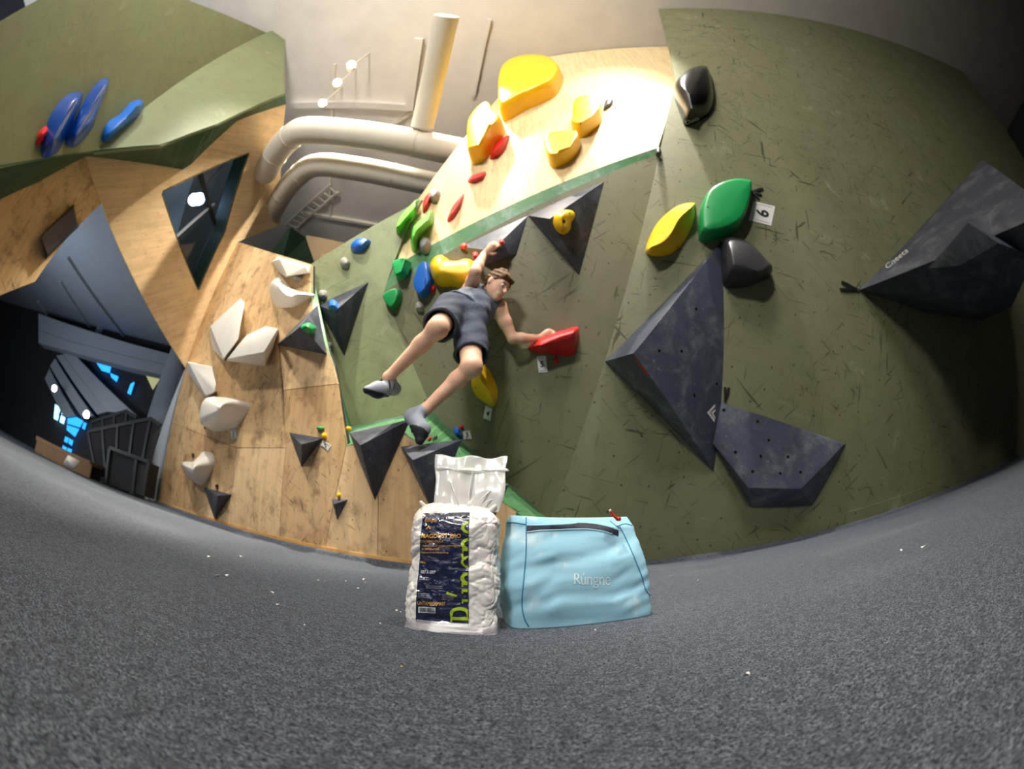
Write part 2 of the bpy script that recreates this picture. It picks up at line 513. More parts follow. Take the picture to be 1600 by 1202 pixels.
e1 = PU.on(132, 246); e2 = PU.on(158, 318)
PV = Plane(e1, e2, at(55, 440, 3.6))
ZC = 6.4                                                   # ceiling height
ZCEIL = Plane(V3(0, 0, ZC), V3(1, 0, ZC), V3(0, 1, ZC))
def pt(pl, q): return q if isinstance(q, np.ndarray) else pl.on(*q)

# floor mat
v, f = [], []
nx = 40
fl = mesh('floor', [(-14, -8, 0), (12, -8, 0), (12, 12, 0), (-14, 12, 0)], [[0, 1, 2, 3]], 'carpet', origin=(0, 0, 0))
tag(fl, 'grey flecked carpet matting in front of the climbing walls', 'floor', kind='structure')
# ceiling
ce = mesh('ceiling', *slab([V3(-14, -8, ZC), V3(12, -8, ZC), V3(12, 12, ZC), V3(-14, 12, ZC)], V3(0, 0, -1), 0.2), 'ceiling_grey', origin=(0, 0, ZC))
tag(ce, 'pale grey concrete hall ceiling above the ducts', 'ceiling', kind='structure')
# hall walls behind and beside the camera
for nm, pts, n in (('wall_rear', [V3(-14, -8, 0), V3(12, -8, 0), V3(12, -8, ZC), V3(-14, -8, ZC)], V3(0, 1, 0)),
                   ('wall_far_right', [V3(12, -8, 0), V3(12, 12, 0), V3(12, 12, ZC), V3(12, -8, ZC)], V3(-1, 0, 0)),
                   ('wall_far_left', [V3(-14, -8, 0), V3(-14, 12, 0), V3(-14, 12, ZC), V3(-14, -8, ZC)], V3(1, 0, 0)),
                   ('wall_far', [V3(-14, 12, 0), V3(12, 12, 0), V3(12, 12, ZC), V3(-14, 12, ZC)], V3(0, -1, 0))):
    o = mesh(nm, *slab(pts, n, 0.2), 'wall_charcoal'); tag(o, 'dark plain hall wall', 'wall', kind='structure')

# --- lower wooden wall, built of plywood sheets
wl = empty('wall_left', PW.on(440, 852)); tag(wl, 'lower plywood climbing wall with white holds', 'wall', kind='structure')
def base(pl, x, y, z=0.0):
    """wall point under a pixel's column, dropped to height z"""
    p = pl.on(x, y); q = pl.to2(p); return pl.to3(q[0], (z - pl.a[2]) / pl.v[2])
B0, B1, B2, B3, B4 = [base(PW, *q) for q in ((247, 787), (437, 852), (507, 868), (590, 880), (800, 880))]
ww = [
    ('wood_left', [(290, 575), (372, 378), (430, 396), (436, 520), (447, 700), (370, 700), (269, 660)]),
    ('wood_left_light', [(430, 396), (487, 413), (487, 475), (520, 570), (527, 600), (443, 610), (436, 520)]),
    ('wood_left_dark', [(269, 660), (370, 700), (364, 760), B0 * .6 + B1 * .4, B0]),
    ('wood_left_light', [(370, 700), (447, 700), B1, B0 * .6 + B1 * .4, (364, 760)]),
    ('wood_left_dark', [(443, 610), (527, 600), (541, 697), (533, 735), B2, B1, (447, 700)]),
    ('wood_left_light', [(541, 697), (590, 685), (591, 790), B3, B2, (533, 735)]),
    ('wood_left', [(590, 685), (632, 679), (690, 714), (807, 800), B4, B3, (591, 790)]),
]
for mt, L in ww:
    P = [pt(PW, q) for q in L]
    c = sum(P) / len(P)
    P = [p + (c - p) / np.linalg.norm(c - p) * 0.003 for p in P]
    panel('plywood_sheet', PW, P, mt, 0.02, wl)
bk = [pt(PW, q) for q in [(290, 575), (372, 378), (487, 413), (487, 475), (520, 570), (541, 697), (632, 679), (807, 800)]] + [B4, B0]
panel('backing_board', PW, [p - PW.n * 0.021 for p in bk], 'wall_charcoal', 0.03, wl)
# orange skirting along the foot of the wooden wall
sk = panel('skirting_board', PW, [PW.to3(PW.to2(p)[0], PW.to2(p)[1] + dz, 0.008) for p, dz in ((B0, 0), (B4, 0), (B4, .05), (B0, .05))], 'wood_skirting', 0.008, wl)
# --- grey return and column at the left end of the wooden wall
ret = mesh('trim_1', *slab([B0, PW.on(290, 575), at(284, 585, 6.2), at(268, 652, 5.9), at(246, 712, 5.7), at(222, 776, 5.5)], PW.n, 0.03), 'mezzanine_grey')
tag(ret, 'pale grey return at the end of the plywood wall', 'trim', kind='structure')

# --- light olive face between wooden wall and overhang
gtop = PL.on(660, 312)
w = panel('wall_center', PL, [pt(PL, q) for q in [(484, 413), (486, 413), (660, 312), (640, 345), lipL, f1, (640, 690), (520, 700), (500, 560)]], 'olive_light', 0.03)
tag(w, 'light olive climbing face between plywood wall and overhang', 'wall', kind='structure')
# dark green edge where the wooden sheets stand proud of the olive face
eg = [(487, 413), (487, 475), (520, 570), (541, 697)]
eo = [(487, 413), (489.5, 452), (499, 500), (527, 590), (546, 668), (556, 690)]
vv = [PW.on(*q) for q in eg] + [PL.on(*q) for q in reversed(eo)]
t = mesh('trim_2', *slab(vv, PW.n, 0.01), 'green_edge', uvplane=PW)
tag(t, 'green painted edge strip of the plywood wall', 'trim', kind='structure')

# --- overhang under the lip
gf = PR.to3(PR.to2(footG)[0] - 0.02, -PR.a[2] / PR.v[2] if PR.v[2] else 0)
base_o = base(PR, 872, 880)
oh = panel('wall_back', PO, [lipL, lipR, footG, PO.on(880, 880), PO.on(800, 850), f1], 'olive_overhang', 0.03)
tag(oh, 'shaded olive overhang below the green lip', 'wall', kind='structure')
# green ledge that closes the wooden foot against the overhang
lg = [PO.on(673, 640), PO.on(720, 686), PO.on(760, 724), PO.on(847, 803), PO.on(900, 850)]
lw = [PW.on(x, y, 0.0) for x, y in [(860, 838), (807, 800), (740, 749), (690, 714), (632, 679), (600, 676)]]
def stripmesh(name, A, B, mat, parent=None, th=0.012):
    """strip between two point rows with a little thickness"""
    n = 24
    def res(P):
        P = np.array(P); d = np.r_[0, np.cumsum(np.linalg.norm(np.diff(P, axis=0), axis=1))]; s = np.linspace(0, d[-1], n)
        return np.stack([np.interp(s, d, P[:, i]) for i in range(3)], 1)
    a, b = res(A), res(B)
    V = list(a) + list(b); Fc = []
    for i in range(n - 1): Fc.append([i, i + 1, n + i + 1, n + i])
    nn = np.cross(a[1] - a[0], b[0] - a[0]); nn /= np.linalg.norm(nn)
    if nn @ (CAM - a[0]) < 0: nn = -nn
    V2 = [p - nn * th for p in V]; k = len(V)
    V += V2
    Fc += [[k + x for x in reversed(g)] for g in Fc[:]]
    ring = list(range(n)) + list(range(2 * n - 1, n - 1, -1))
    for i in range(len(ring)):
        x, y = ring[i], ring[(i + 1) % len(ring)]; Fc.append([x, y, k + y, k + x])
    return mesh(name, V, Fc, mat, parent)
t = stripmesh('trim_3', lg, [PW.on(x, y) for x, y in [(632, 679), (690, 714), (740, 749), (807, 800), (860, 838)]], 'green_edge')
tag(t, 'green painted ledge above the plywood foot', 'trim', kind='structure')
t = stripmesh('trim_4', [PW.on(x, y) for x, y in [(541, 697), (590, 685), (632, 679)]], [PL.on(545, 668), PL.on(600, 655), PO.on(673, 640)], 'green_edge')
tag(t, 'green sloping ledge under the light olive face', 'trim', kind='structure')

# --- big olive wall
def cap(pl, p, z):
    q = pl.to2(p); return pl.to3(q[0], (z - pl.a[2]) / pl.v[2])
fold_hi = PR.on(1040, 195)
fold_hi2 = PR.on(1056, 130)
top_l = cap(PR, PR.on(1075, 70), ZC)
R0 = base(PR, 868, 860); far = PR.to3(9.0, 0); farT = PR.to3(9.0, (ZC - PR.a[2]) / PR.v[2])
wr = panel('wall_right', PR, [footG, lipR, fold_hi, fold_hi2, top_l, farT, far, R0], 'olive_right', 0.03)
tag(wr, 'big scuffed olive climbing wall with black volumes', 'wall', kind='structure')
uL = PR.to2(R0)[0]
kp = panel('kick_panel', PR, [PR.to3(uL, 0, .006), PR.to3(9, 0, .006), PR.to3(9, .13, .006), PR.to3(uL, .13, .006)], 'olive_right', 0.006, wr)
# raised mat edge along both wall feet
def matedge(name, pl, u0, u1, lab):
    n = pl.n.copy(); n[2] = 0; n /= np.linalg.norm(n)
    v, f = [], []
    prof = [(0.002, 0.0), (0.002, .022), (0.012, .028), (0.05, .028), (0.062, .022), (0.068, 0.0)]
    for u in np.linspace(u0, u1, 40):
        b = pl.to3(u, -pl.a[2] / pl.v[2])
        for d, z in prof: v.append(V3(b[0] + n[0] * d, b[1] + n[1] * d, z))
    k = len(prof)
    for i in range(39):
        for j in range(k - 1): f.append([i * k + j, (i + 1) * k + j, (i + 1) * k + j + 1, i * k + j + 1])
    o = mesh(name, v, f, 'carpet'); tag(o, lab, 'trim', kind='structure')
matedge('baseboard_right', PR, uL, 8.5, 'carpeted mat edge along the olive wall')
ul0, ul1 = PW.to2(B0)[0], PW.to2(B4)[0]
matedge('baseboard_left', PW, ul0, ul1, 'carpeted mat edge along the plywood wall')

t = stripmesh('trim_21', [PW.on(860, 838), base(PW, 860, 838)], [PO.on(900, 850), R0], 'green_edge')
tag(t, 'green end face closing the plywood foot behind the pouch', 'trim', kind='structure')
# --- bright wooden panel above the lip with its green bevel
wp = empty('wall_upper_center', PP.on(850, 230)); tag(wp, 'bright plywood panel above the green lip', 'wall', kind='structure')
PA, PB, PC_, PD, PE_ = pi0, PP.on(626, 365), PP.on(652, 313), PP.on(790, 140), cap(PP, PP.on(826, 80), ZC - .02)
PFr, PG, PH = PP.on(1010, 243), PP.on(1041, 190), PP.on(1056, 128)
PI_ = cap(PP, PP.on(1075, 70), ZC - .02)
mid1, mid2 = PP.on(815, 330 - 12), PP.on(905, 278)
seamT = PP.on(800, 190); seamB = PP.on(826, 312)
lowL, lowR = pi0, pi1
def lowpt(px):   # on the inner lip line at about this pixel column
    best = None
    for t in np.linspace(0, 1, 200):
        p = pi0 + (pi1 - pi0) * t
        d = p - CAM; d = d / np.linalg.norm(d)
        th = math.acos(d @ Fv); cx, cyy = d @ CX, d @ CY
        X = 800 + F * th * cx / math.hypot(cx, cyy)
        if best is None or abs(X - px) < best[0]: best = (abs(X - px), p)
    return best[1]
la, lb = lowpt(832), lowpt(985)
for mt, P in (('wood_bright', [PA, PB, PC_, PD, PP.on(800, 200), la]),
              ('wood_bright_b', [PP.on(800, 200), PD, PE_, PP.on(905, 165), PP.on(985, 226), lb, la]),
              ('wood_bright', [PP.on(985, 226), PP.on(905, 165), PE_, PI_, PH, PG, pi1, lb])):
    c = sum(P) / len(P)
    P = [p + (c - p) / np.linalg.norm(c - p) * 0.002 for p in P]
    panel('plywood_sheet', PP, P, mt, 0.02, wp)
panel('backing_board', PP, [p - PP.n * .021 for p in (PA, PB, PC_, PD, PE_, PI_, PH, PG, pi1)], 'wood_left', 0.03, wp)
t = stripmesh('trim_5', [pi0 + (pi1 - pi0) * k for k in np.linspace(0, 1, 6)], [lipL + (lipR - lipL) * k for k in np.linspace(0, 1, 6)], 'green_edge')
tag(t, 'green painted bevel along the lip of the overhang', 'trim', kind='structure')
t = stripmesh('trim_6', [PA, PB, PC_], [lipL, PL.on(614, 395), PL.on(634, 330)], 'green_edge')
tag(t, 'green painted side bevel of the bright plywood panel', 'trim', kind='structure')

# --- wooden fascia with the window, and the facet beside it
wu = empty('wall_upper_left', PU.on(250, 280)); tag(wu, 'angled plywood fascia around the slanted window', 'wall', kind='structure')
WQ = [(254, 301), (389, 240), (351, 363), (311, 453)]      # window opening
wt = {'a': (290, 266), 'b': (372, 188), 'c': (445, 160)}
ring_out = [(132, 244), (290, 266), (372, 188), (447, 158), (452, 360), F2, F1, (160, 322)]
sheets = [
    [(132, 244), (290, 266), (389, 240), (254, 301), (160, 322)],
    [(290, 266), (372, 188), (447, 158), (389, 240)],
    [(389, 240), (447, 158), (438, 352), F2, (351, 363)],
    [(351, 363), F2, F1, (311, 453)],
    [F1, (160, 322), (254, 301), (311, 453)],
]
for L in sheets:
    P = [pt(PU, q) for q in L]
    panel('plywood_sheet', PU, P, 'wood_upper', 0.025, wu)
wv = panel('wall_far_upper_left', PV, [pt(PV, q) for q in [(132, 246), (158, 318), (100, 378), (55, 440), (-20, 470), (-20, 320), (60, 285)]], 'wood_left', 0.03)
tag(wv, 'plywood facet beside the opening with a dark block', 'wall', kind='structure')
# window: reveal, glass, bars
win = empty('window_1', PU.on(320, 330)); tag(win, 'slanted window in the plywood fascia', 'window', kind='structure')
dep = 0.28
GQ = [PU.on(*q) - PU.n * dep for q in WQ]
for a, b in ((0, 1), (1, 2), (2, 3), (3, 0)):
    pa, pb = PU.on(*WQ[a]), PU.on(*WQ[b])
    inn = (sum(PU.on(*q) for q in WQ) / 4 - (pa + pb) / 2)
    mesh('window_reveal', *slab([pa, pb, pb - PU.n * dep, pa - PU.n * dep], inn / np.linalg.norm(inn), 0.02), 'frame_green', win)
mesh('window_pane', *slab(GQ, PU.n, 0.01), 'glass', win)
def onglass(x, y): return PU.on(x, y, -dep + .015)
mesh('window_bar', *barv(onglass(312, 268), onglass(340, 365), .05, .05, PU.n), 'dark_metal', win)
mesh('window_bar', *barv(onglass(270, 375), onglass(335, 318), .03, .03, PU.n), 'mezzanine_grey', win)
# the room seen behind the window
rb = mesh('wall_window_room', *slab([p - PU.n * 1.1 + (p - sum(GQ) / 4) * .45 for p in GQ], PU.n, 0.05), 'mezzanine_grey')
tag(rb, 'grey wall of the room behind the window', 'wall', kind='structure')
# --- olive overhang at the upper left
G1lo = [at(55, 252, 3.25), at(147, 238, 3.7), at(253, 228, 4.1), at(340, 195, 4.7), at(445, 147, 6.2)]
PG1 = Plane(G1lo[1], G1lo[0], at(120, 70, 3.6))
fold1, fold2, fold3 = PG1.on(230, 190), PG1.on(310, 150), PG1.on(378, 70)
foldE = G1lo[1] + (fold3 - G1lo[1]) * 1.3
PG2_ = Plane(G1lo[1], fold3, at(445, 147, 5.6))
ov = panel('wall_overhang_left', PG1, [G1lo[1], fold3, foldE, PG1.on(150, -40), PG1.on(-40, 60), PG1.on(-30, 270), PG1.on(55, 252)], 'olive_upper', 0.03)
tag(ov, 'olive overhanging face carrying the blue holds', 'wall', kind='structure')
ov2 = panel('wall_overhang_side', PG2_, [G1lo[1], PG2_.on(253, 228), PG2_.on(340, 195), PG2_.on(445, 147), PG2_.on(446, 40), foldE, fold3], 'olive_upper', 0.03)
tag(ov2, 'olive side face of the overhang beside the ducts', 'wall', kind='structure')
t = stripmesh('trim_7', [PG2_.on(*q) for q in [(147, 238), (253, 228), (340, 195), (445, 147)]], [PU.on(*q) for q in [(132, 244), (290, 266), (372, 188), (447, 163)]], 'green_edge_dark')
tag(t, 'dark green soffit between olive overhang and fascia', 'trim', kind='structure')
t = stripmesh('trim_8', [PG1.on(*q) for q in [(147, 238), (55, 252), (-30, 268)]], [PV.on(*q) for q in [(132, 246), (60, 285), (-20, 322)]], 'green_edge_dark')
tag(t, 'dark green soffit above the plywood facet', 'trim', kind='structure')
# --- far wall pieces seen over the wooden wall
def farpoly(name, L, mat, th, lab, cat='wall', kind='structure', parent=None):
    P = [at(*q) for q in L]
    n = np.cross(P[1] - P[0], P[2] - P[0]); n /= np.linalg.norm(n)
    if n @ (CAM - P[0]) < 0: n = -n
    o = mesh(name, *slab(P, n, th), mat, parent)
    if parent is None: tag(o, lab, cat, kind=kind)
    return o
farpoly('wall_back_left', [(425, 395, 7.6), (455, 355, 7.6), (478, 372, 7.9), (495, 420, 7.9), (440, 410, 7.6)], 'frame_green', .05, 'dark green wall edge seen over the plywood wall')
farpoly('wall_back_right', [(478, 371, 7.9), (500, 376, 8.0), (560, 388, 8.0), (520, 425, 8.0), (494, 418, 7.9)], 'wood_upper', .05, 'brown plywood strip seen over the olive face')

# --- ducts and ceiling fittings
ZD = 4.2
DUCT = Plane(V3(0, 0, ZD), V3(1, 0, ZD), V3(0, 1, ZD))
def duct(name, L, r, lab, z=ZD):
    pl = Plane(V3(0, 0, z), V3(1, 0, z), V3(0, 1, z))
    P = np.array([pl.on(*q) for q in L])
    Q = crom(P, 40, False)
    # soften elbows, rounded dead end
    root = empty(name, Q[20], lab, 'duct')
    rr_ = np.full(40, r); v, f = tube(np.vstack([Q[0] + (Q[0] - Q[1]) / np.linalg.norm(Q[0] - Q[1]) * r * k_ for k_ in (.95, .8, .5)] + [Q]), np.r_[r * .25, r * .6, r * .87, rr_], 20)
    mesh('duct_run', v, f, 'duct_white', root, smooth=True, sharp=50)
    for k in (6, 12, 26):
        d = (Q[k + 1] - Q[k]) / np.linalg.norm(Q[k + 1] - Q[k])
        v, f = tube([Q[k] - d * .015, Q[k] + d * .015], r * 1.035, 20)
        mesh('duct_collar', v, f, 'duct_white', root, smooth=True, sharp=50)
    return root
duct('ventilation_duct', [(416, 268), (428, 245), (450, 218), (478, 204), (560, 210), (690, 232), (780, 250), (870, 275)], .178, 'white round ventilation duct, upper one with a branch')
duct('ventilation_duct', [(427, 332), (440, 306), (464, 276), (495, 258), (560, 264), (640, 280), (720, 298), (800, 322)], .160, 'white round ventilation duct, lower one nearer the plywood wall')
bv = mesh('duct_branch_pipe', *tube([DUCT.on(657, 205) + V3(0, 0, .1), DUCT.on(663, 165) + V3(0, 0, .25), DUCT.on(672, 120) + V3(0, 0, .3), DUCT.on(690, 30) + V3(0, 0, .3)], .135, 18), 'duct_white', smooth=True, sharp=50)
tag(bv, 'white duct branch running up to the larger duct', 'duct')
PC = ZCEIL
def cbar(name, a, b, w, h, mat, lab, drop=0.0, cat='trim', kind='structure'):
    pl = Plane(V3(0, 0, ZC - h / 2 - drop), V3(1, 0, ZC - h / 2 - drop), V3(0, 1, ZC - h / 2 - drop))
    o = mesh(name, *barv(pl.on(*a), pl.on(*b), w, h), mat); tag(o, lab, cat, kind=kind); return o
cbar('trim_9', (448, 165), (640, 168), .12, .10, 'ceiling_grey', 'ceiling downstand beam above the upper duct')
cbar('trim_10', (640, 172), (655, 60), .14, .12, 'ceiling_grey', 'ceiling downstand beam beside the duct branch')
cbar('trim_11', (470, 333), (640, 362), .07, .07, 'duct_white', 'ceiling conduit below the lower duct')
cbar('trim_12', (515, 262), (517, 338), .05, .05, 'duct_white', 'ceiling conduit running to the spot lamps')
cbar('trim_13', (519, 190), (523, 100), .05, .05, 'duct_white', 'ceiling conduit beside the lit spot lamps')
cbar('trim_14', (612, 196), (652, 172), .05, .05, 'duct_white', 'diagonal ceiling conduit by the duct branch')
cbar('trim_15', (740, 150), (765, 30), .06, .06, 'ceiling_grey', 'ceiling rib above the bright panel')
# cable tray: two rails and rungs
ct = empty('cable_tray', DUCT.on(480, 315), 'white ladder cable tray below the lower duct', 'tray')
PT = Plane(V3(0, 0, 6.3), V3(1, 0, 6.3), V3(0, 1, 6.3))
ra, rb_, rc, rd = PT.on(446, 352), PT.on(516, 288), PT.on(462, 358), PT.on(528, 300)
mesh('rail', *barv(ra, rb_, .04, .05), 'duct_white', ct); mesh('rail', *barv(rc, rd, .04, .05), 'duct_white', ct)
for k in np.linspace(.04, .96, 9): mesh('rung', *barv(ra + (rb_ - ra) * k, rc + (rd - rc) * k, .03, .03), 'duct_white', ct)
# track spot lamps
def spotlamp(px, py, lab, dirpx):
    pl = Plane(V3(0, 0, 5.5), V3(1, 0, 5.5), V3(0, 1, 5.5))
    p = pl.on(px, py); r = empty('spot_lamp', p, lab, 'lamp', 'ceiling spot lamps')
    d = np.array([dirpx[0], dirpx[1], dirpx[2]], float); d /= np.linalg.norm(d)
    v, f = tube([p - d * .2, p - d * .17, p - d * .02, p + d * .0], [.05, .062, .07, .07], 16)
    mesh('housing', v, f, 'duct_white', r, smooth=True, sharp=40)
    v, f = tube([p + d * .001, p + d * .008], .06, 16); mesh('lens', v, f, 'lamp_glow', r)
    v, f = tube([p - d * .1, p - d * .1 + V3(0, 0, .2), V3(p[0] - d[0] * .1, p[1] - d[1] * .1, ZC)], .014, 8); mesh('stem', v, f, 'duct_white', r)
spotlamp(527, 129, 'lit ceiling spot lamp, middle of three', (.45, -.5, -.75))
spotlamp(504, 161, 'lit ceiling spot lamp nearest the upper duct', (.45, -.5, -.75))
spotlamp(549, 101, 'lit ceiling spot lamp, highest of three', (.45, -.5, -.75))
# ------------------------------------------------------------------ under the mezzanine, seen through the opening
ZM = 2.35
PM = Plane(V3(0, 0, ZM), V3(1, 0, ZM), V3(0, 1, ZM))
mc = empty('ceiling_mezzanine', PM.on(180, 500)); tag(mc, 'grey underside of the mezzanine beyond the opening', 'ceiling', kind='structure')
mesh('soffit', *slab([PM.on(292, 566), PM.on(60, 512), PM.on(-60, 480), V3(-3.45, -3, ZM), V3(-3.77, 0.9, ZM), V3(-4.06, 2.95, ZM)], V3(0, 0, -1), .12), 'mezzanine_grey', mc)
for a, b in (((107, 400), (226, 560)), ((95, 437), (164, 540)), ((60, 470), (104, 530))):
    mesh('joist', *barv(PM.on(*a) - V3(0, 0, .025), PM.on(*b) - V3(0, 0, .025), .045, .05), 'mezzanine_grey', mc)
mesh('bracket', *barv(PM.on(158, 512) - V3(0, 0, .06), PM.on(151, 538) - V3(0, 0, .06), .16, .12), 'mezzanine_grey', mc)
QA, QB = V3(-5.05, 3.55, 0), V3(-9.5, 1.6, 0)
PZ = Plane(QA, QB, QA + V3(0, 0, 1))
def mz(name, L, h, mat, th, lab=None, cat=None, parent=None, kind=None, group=None):
    o = mesh(name, *slab([PZ.on(x, y, h) for x, y in L], PZ.n, th), mat, parent)
    if parent is None: tag(o, lab, cat, group, kind)
    return o
bw = mesh('wall_mezzanine', *slab([QA + V3(.9, .45, 0), QA + (QB - QA) * 1.6, QA + (QB - QA) * 1.6 + V3(0, 0, 3.4), QA + V3(.9, .45, 3.4)], PZ.n, .1), 'wall_charcoal')
tag(bw, 'dark rear wall under the mezzanine', 'wall', kind='structure')
mz('trim_16', [(98, 553), (114, 551), (212, 648), (168, 643)], .25, 'mezzanine_grey', .12, 'pale sloping bulkhead under the mezzanine', 'trim', kind='structure')
for i, L in enumerate((((88, 556), (98, 554), (168, 643), (152, 648)), ((78, 572), (86, 560), (146, 650), (128, 652)), ((70, 592), (77, 576), (118, 650), (100, 652)))):
    mz('trim_%d' % (17 + i), L, .22 - .05 * i, 'mezzanine_grey', .08, 'grey ceiling rib below the bulkhead, %s from it' % ('first', 'second', 'third')[i], 'trim', kind='structure')
for i, (L, mt, lab) in enumerate(((((146, 560), (174, 566), (170, 582), (158, 578)), 'daylight_blue', 'small blue-lit window high under the mezzanine beam'),
                  (((172, 583), (184, 588), (181, 596), (174, 590)), 'daylight_blue', 'tiny blue window beside the high blue window'),
                  (((204, 600), (209, 597), (203, 616), (199, 614)), 'daylight_blue', 'narrow blue light slot in the dark void'),
                  (((226, 582), (252, 586), (238, 608)), 'lit_room', 'green lit gap beside the grey column'))):
    mz('window_%d' % (i + 2), L, .06, mt, .03, lab, 'window', kind='structure')
wb = empty('window_6', PZ.on(108, 655, .05), None); tag(wb, 'large blue daylight window beside the bright lamp', 'window', kind='structure')
for L, mt in ((((86, 632), (104, 641), (98, 662), (84, 654)), 'daylight_pale'), (((107, 645), (129, 657), (116, 682), (104, 672)), 'daylight_blue'),
              (((102, 682), (106, 684), (104, 692), (100, 690)), 'daylight_blue'), (((108, 685), (113, 688), (111, 696), (107, 693)), 'daylight_blue'), (((98, 696), (103, 699), (101, 706), (97, 703)), 'daylight_blue'), (((106, 700), (111, 702), (109, 709), (104, 706)), 'daylight_blue'),
              (((131, 660), (134, 661), (131, 671), (128, 669)), 'daylight_blue')):
    mz('window_pane', L, .05, mt, .03, parent=wb)
mz('window_bar', [(91, 645), (102, 650), (102, 652), (91, 647)], .07, 'dark_metal', .02, parent=wb)
mz('window_bar', [(95, 637), (97, 638), (92, 659), (90, 658)], .07, 'dark_metal', .02, parent=wb)
mz('window_bar', [(105, 662), (124, 668), (123, 670), (105, 664)], .07, 'dark_metal', .02, parent=wb)
mz('edge_beam', [(60, 515), (102, 530), (200, 556), (291, 576), (288, 593), (200, 574), (110, 549), (60, 536)], .42, 'mezzanine_grey', .2, parent=mc)
mz('beam_lip', [(60, 490), (102, 505), (200, 536), (291, 560), (291, 576), (200, 556), (102, 530), (60, 515)], .46, 'mezzanine_grey', .05, parent=mc)
# two lit lamps under the mezzanine
def disc_lamp(px, py, r, lab):
    p = PZ.on(px, py, .5); u, v, n = frame(CAM - p)
    o = empty('round_lamp', p, lab, 'lamp', 'round lamps under the mezzanine')
    mesh('housing', *tube([p - n * .08, p - n * .005], r * 1.15, 14), 'dark_metal', o)
    mesh('lens', *tube([p - n * .004, p + n * .01], r, 14), 'lamp_glow', o)
disc_lamp(85, 607, .05, 'round lit lamp at the frame edge under the mezzanine ribs')
disc_lamp(135, 648, .055, 'round lit lamp beside the blue daylight window')
# balustrade with mesh panels
def balustrade(lab, rail, foot, h, n):
    o = empty('balustrade', PZ.on(*rail[1], h), lab, 'railing', 'mesh balustrades under the mezzanine')
    R = [PZ.on(x, y, h) for x, y in rail]; Fp = [PZ.on(x, y, h) for x, y in foot]
    for i in range(len(R) - 1):
        mesh('top_rail', *barv(R[i], R[i + 1], .045, .045), 'dark_metal', o)
        k = n[i]
        for j in range(k):
            t = (j + .5) / k
            mesh('post', *barv(R[i] + (R[i + 1] - R[i]) * (j / k), Fp[i] + (Fp[i + 1] - Fp[i]) * (j / k), .04, .04, PZ.n), 'dark_metal', o)
        nn = PZ.n
        mesh('mesh_panel', *slab([R[i], R[i + 1], Fp[i + 1], Fp[i]], nn, .008), 'mesh_screen', o)
balustrade('dark mesh balustrade higher up, behind the stair railing', [(143, 660), (198, 643), (214, 653)], [(146, 690), (197, 674), (212, 684)], .55, (3, 1))
balustrade('dark mesh stair balustrade next to the grey column', [(138, 675), (236, 655), (251, 665)], [(152, 742), (216, 768), (226, 774)], .8, (4, 1))
# grey round column
P0, P1 = PZ.on(254, 660, .5), PZ.on(263, 590, .5)
pc = np.array([P0[0], P0[1], 0.0]) + PZ.u * -.05
cl = mesh('pillar', *tube([V3(pc[0], pc[1], 0), V3(pc[0], pc[1], 1.2), V3(pc[0], pc[1], ZM)], .2, 24), 'mezzanine_grey', smooth=True, sharp=50)
tag(cl, 'grey round column at the end of the plywood wall', 'column', kind='structure')
# dark cabinet with frame by the stair, low bench, bag on the bench
cb = empty('dark_cabinet', PZ.on(195, 745, 1.1), 'dark cabinet with a framed front below the stair balustrade', 'cabinet')
mz('cabinet_body', [(172, 700), (233, 722), (224, 775), (166, 757)], 1.17, 'wall_charcoal', .28, parent=cb)
for a, b in (((172, 700), (233, 722)), ((172, 700), (166, 757)), ((233, 722), (224, 775)), ((214, 716), (208, 769))):
    mesh('frame_bar', *barv(PZ.on(*a, 1.19), PZ.on(*b, 1.19), .04, .04, PZ.n), 'dark_metal', cb)
PBn = Plane(V3(0, 0, .34), V3(1, 0, .34), V3(0, 1, .34))
bn = empty('low_bench', FLOOR.on(110, 738.5), 'low wooden bench under the mezzanine', 'bench')
b0, b1 = at(66, 694, 6.2), at(150, 733, 5.5); b0[2] = b1[2] = .17
mesh('bench_top', *barv(b0, b1, .35, .05), 'bench_wood', bn)
for k in (.06, .5, .94):
    p = b0 + (b1 - b0) * k; mesh('leg', *barv(p - V3(0, 0, .02), V3(p[0], p[1], 0), .06, .3, V3(0, 1, 0)), 'dark_metal', bn)
mesh('front_board', *barv(b0 + V3(.1, -.12, -.1), b1 + V3(.1, -.12, -.1), .03, .18), 'bench_wood', bn)
sh = at(114, 724, 5.0); sh[2] = .085
rng = np.random.RandomState(3)
L = [sh + V3(*(rng.rand(3) - .5)) * V3(.26, .2, .14) for _ in range(26)]
L = [V3(p[0], p[1], max(p[2], .002)) for p in L]
o = mesh('cloth_bundle', *hullv(L, .02, 2), 'card_white', smooth=True); tag(o, 'crumpled white cloth bundle on the mat before the low bench', 'cloth')

# a bright bulb in the room behind the slanted window
wl_ = PU.on(303, 312, -.75)
wb_ = empty('hanging_bulb', wl_, 'glowing bulb in the room behind the slanted window', 'lamp')
V_ = []
mesh('globe', *tube([wl_ + V3(0, 0, .09 * math.cos(a)) for a in np.linspace(math.pi, 0, 9)], [.09 * math.sin(a) + .001 for a in np.linspace(math.pi, 0, 9)], 14), 'lamp_glow', wb_, smooth=True)
mesh('cord', *tube([wl_ + V3(0, 0, .09), V3(wl_[0], wl_[1], ZC)], .008, 6), 'dark_metal', wb_)
light('POINT', 'bulb_light', wl_ + PU.n * .12, (0, 0, 0), 45, (0.75, 0.86, 1.0), 0.09)
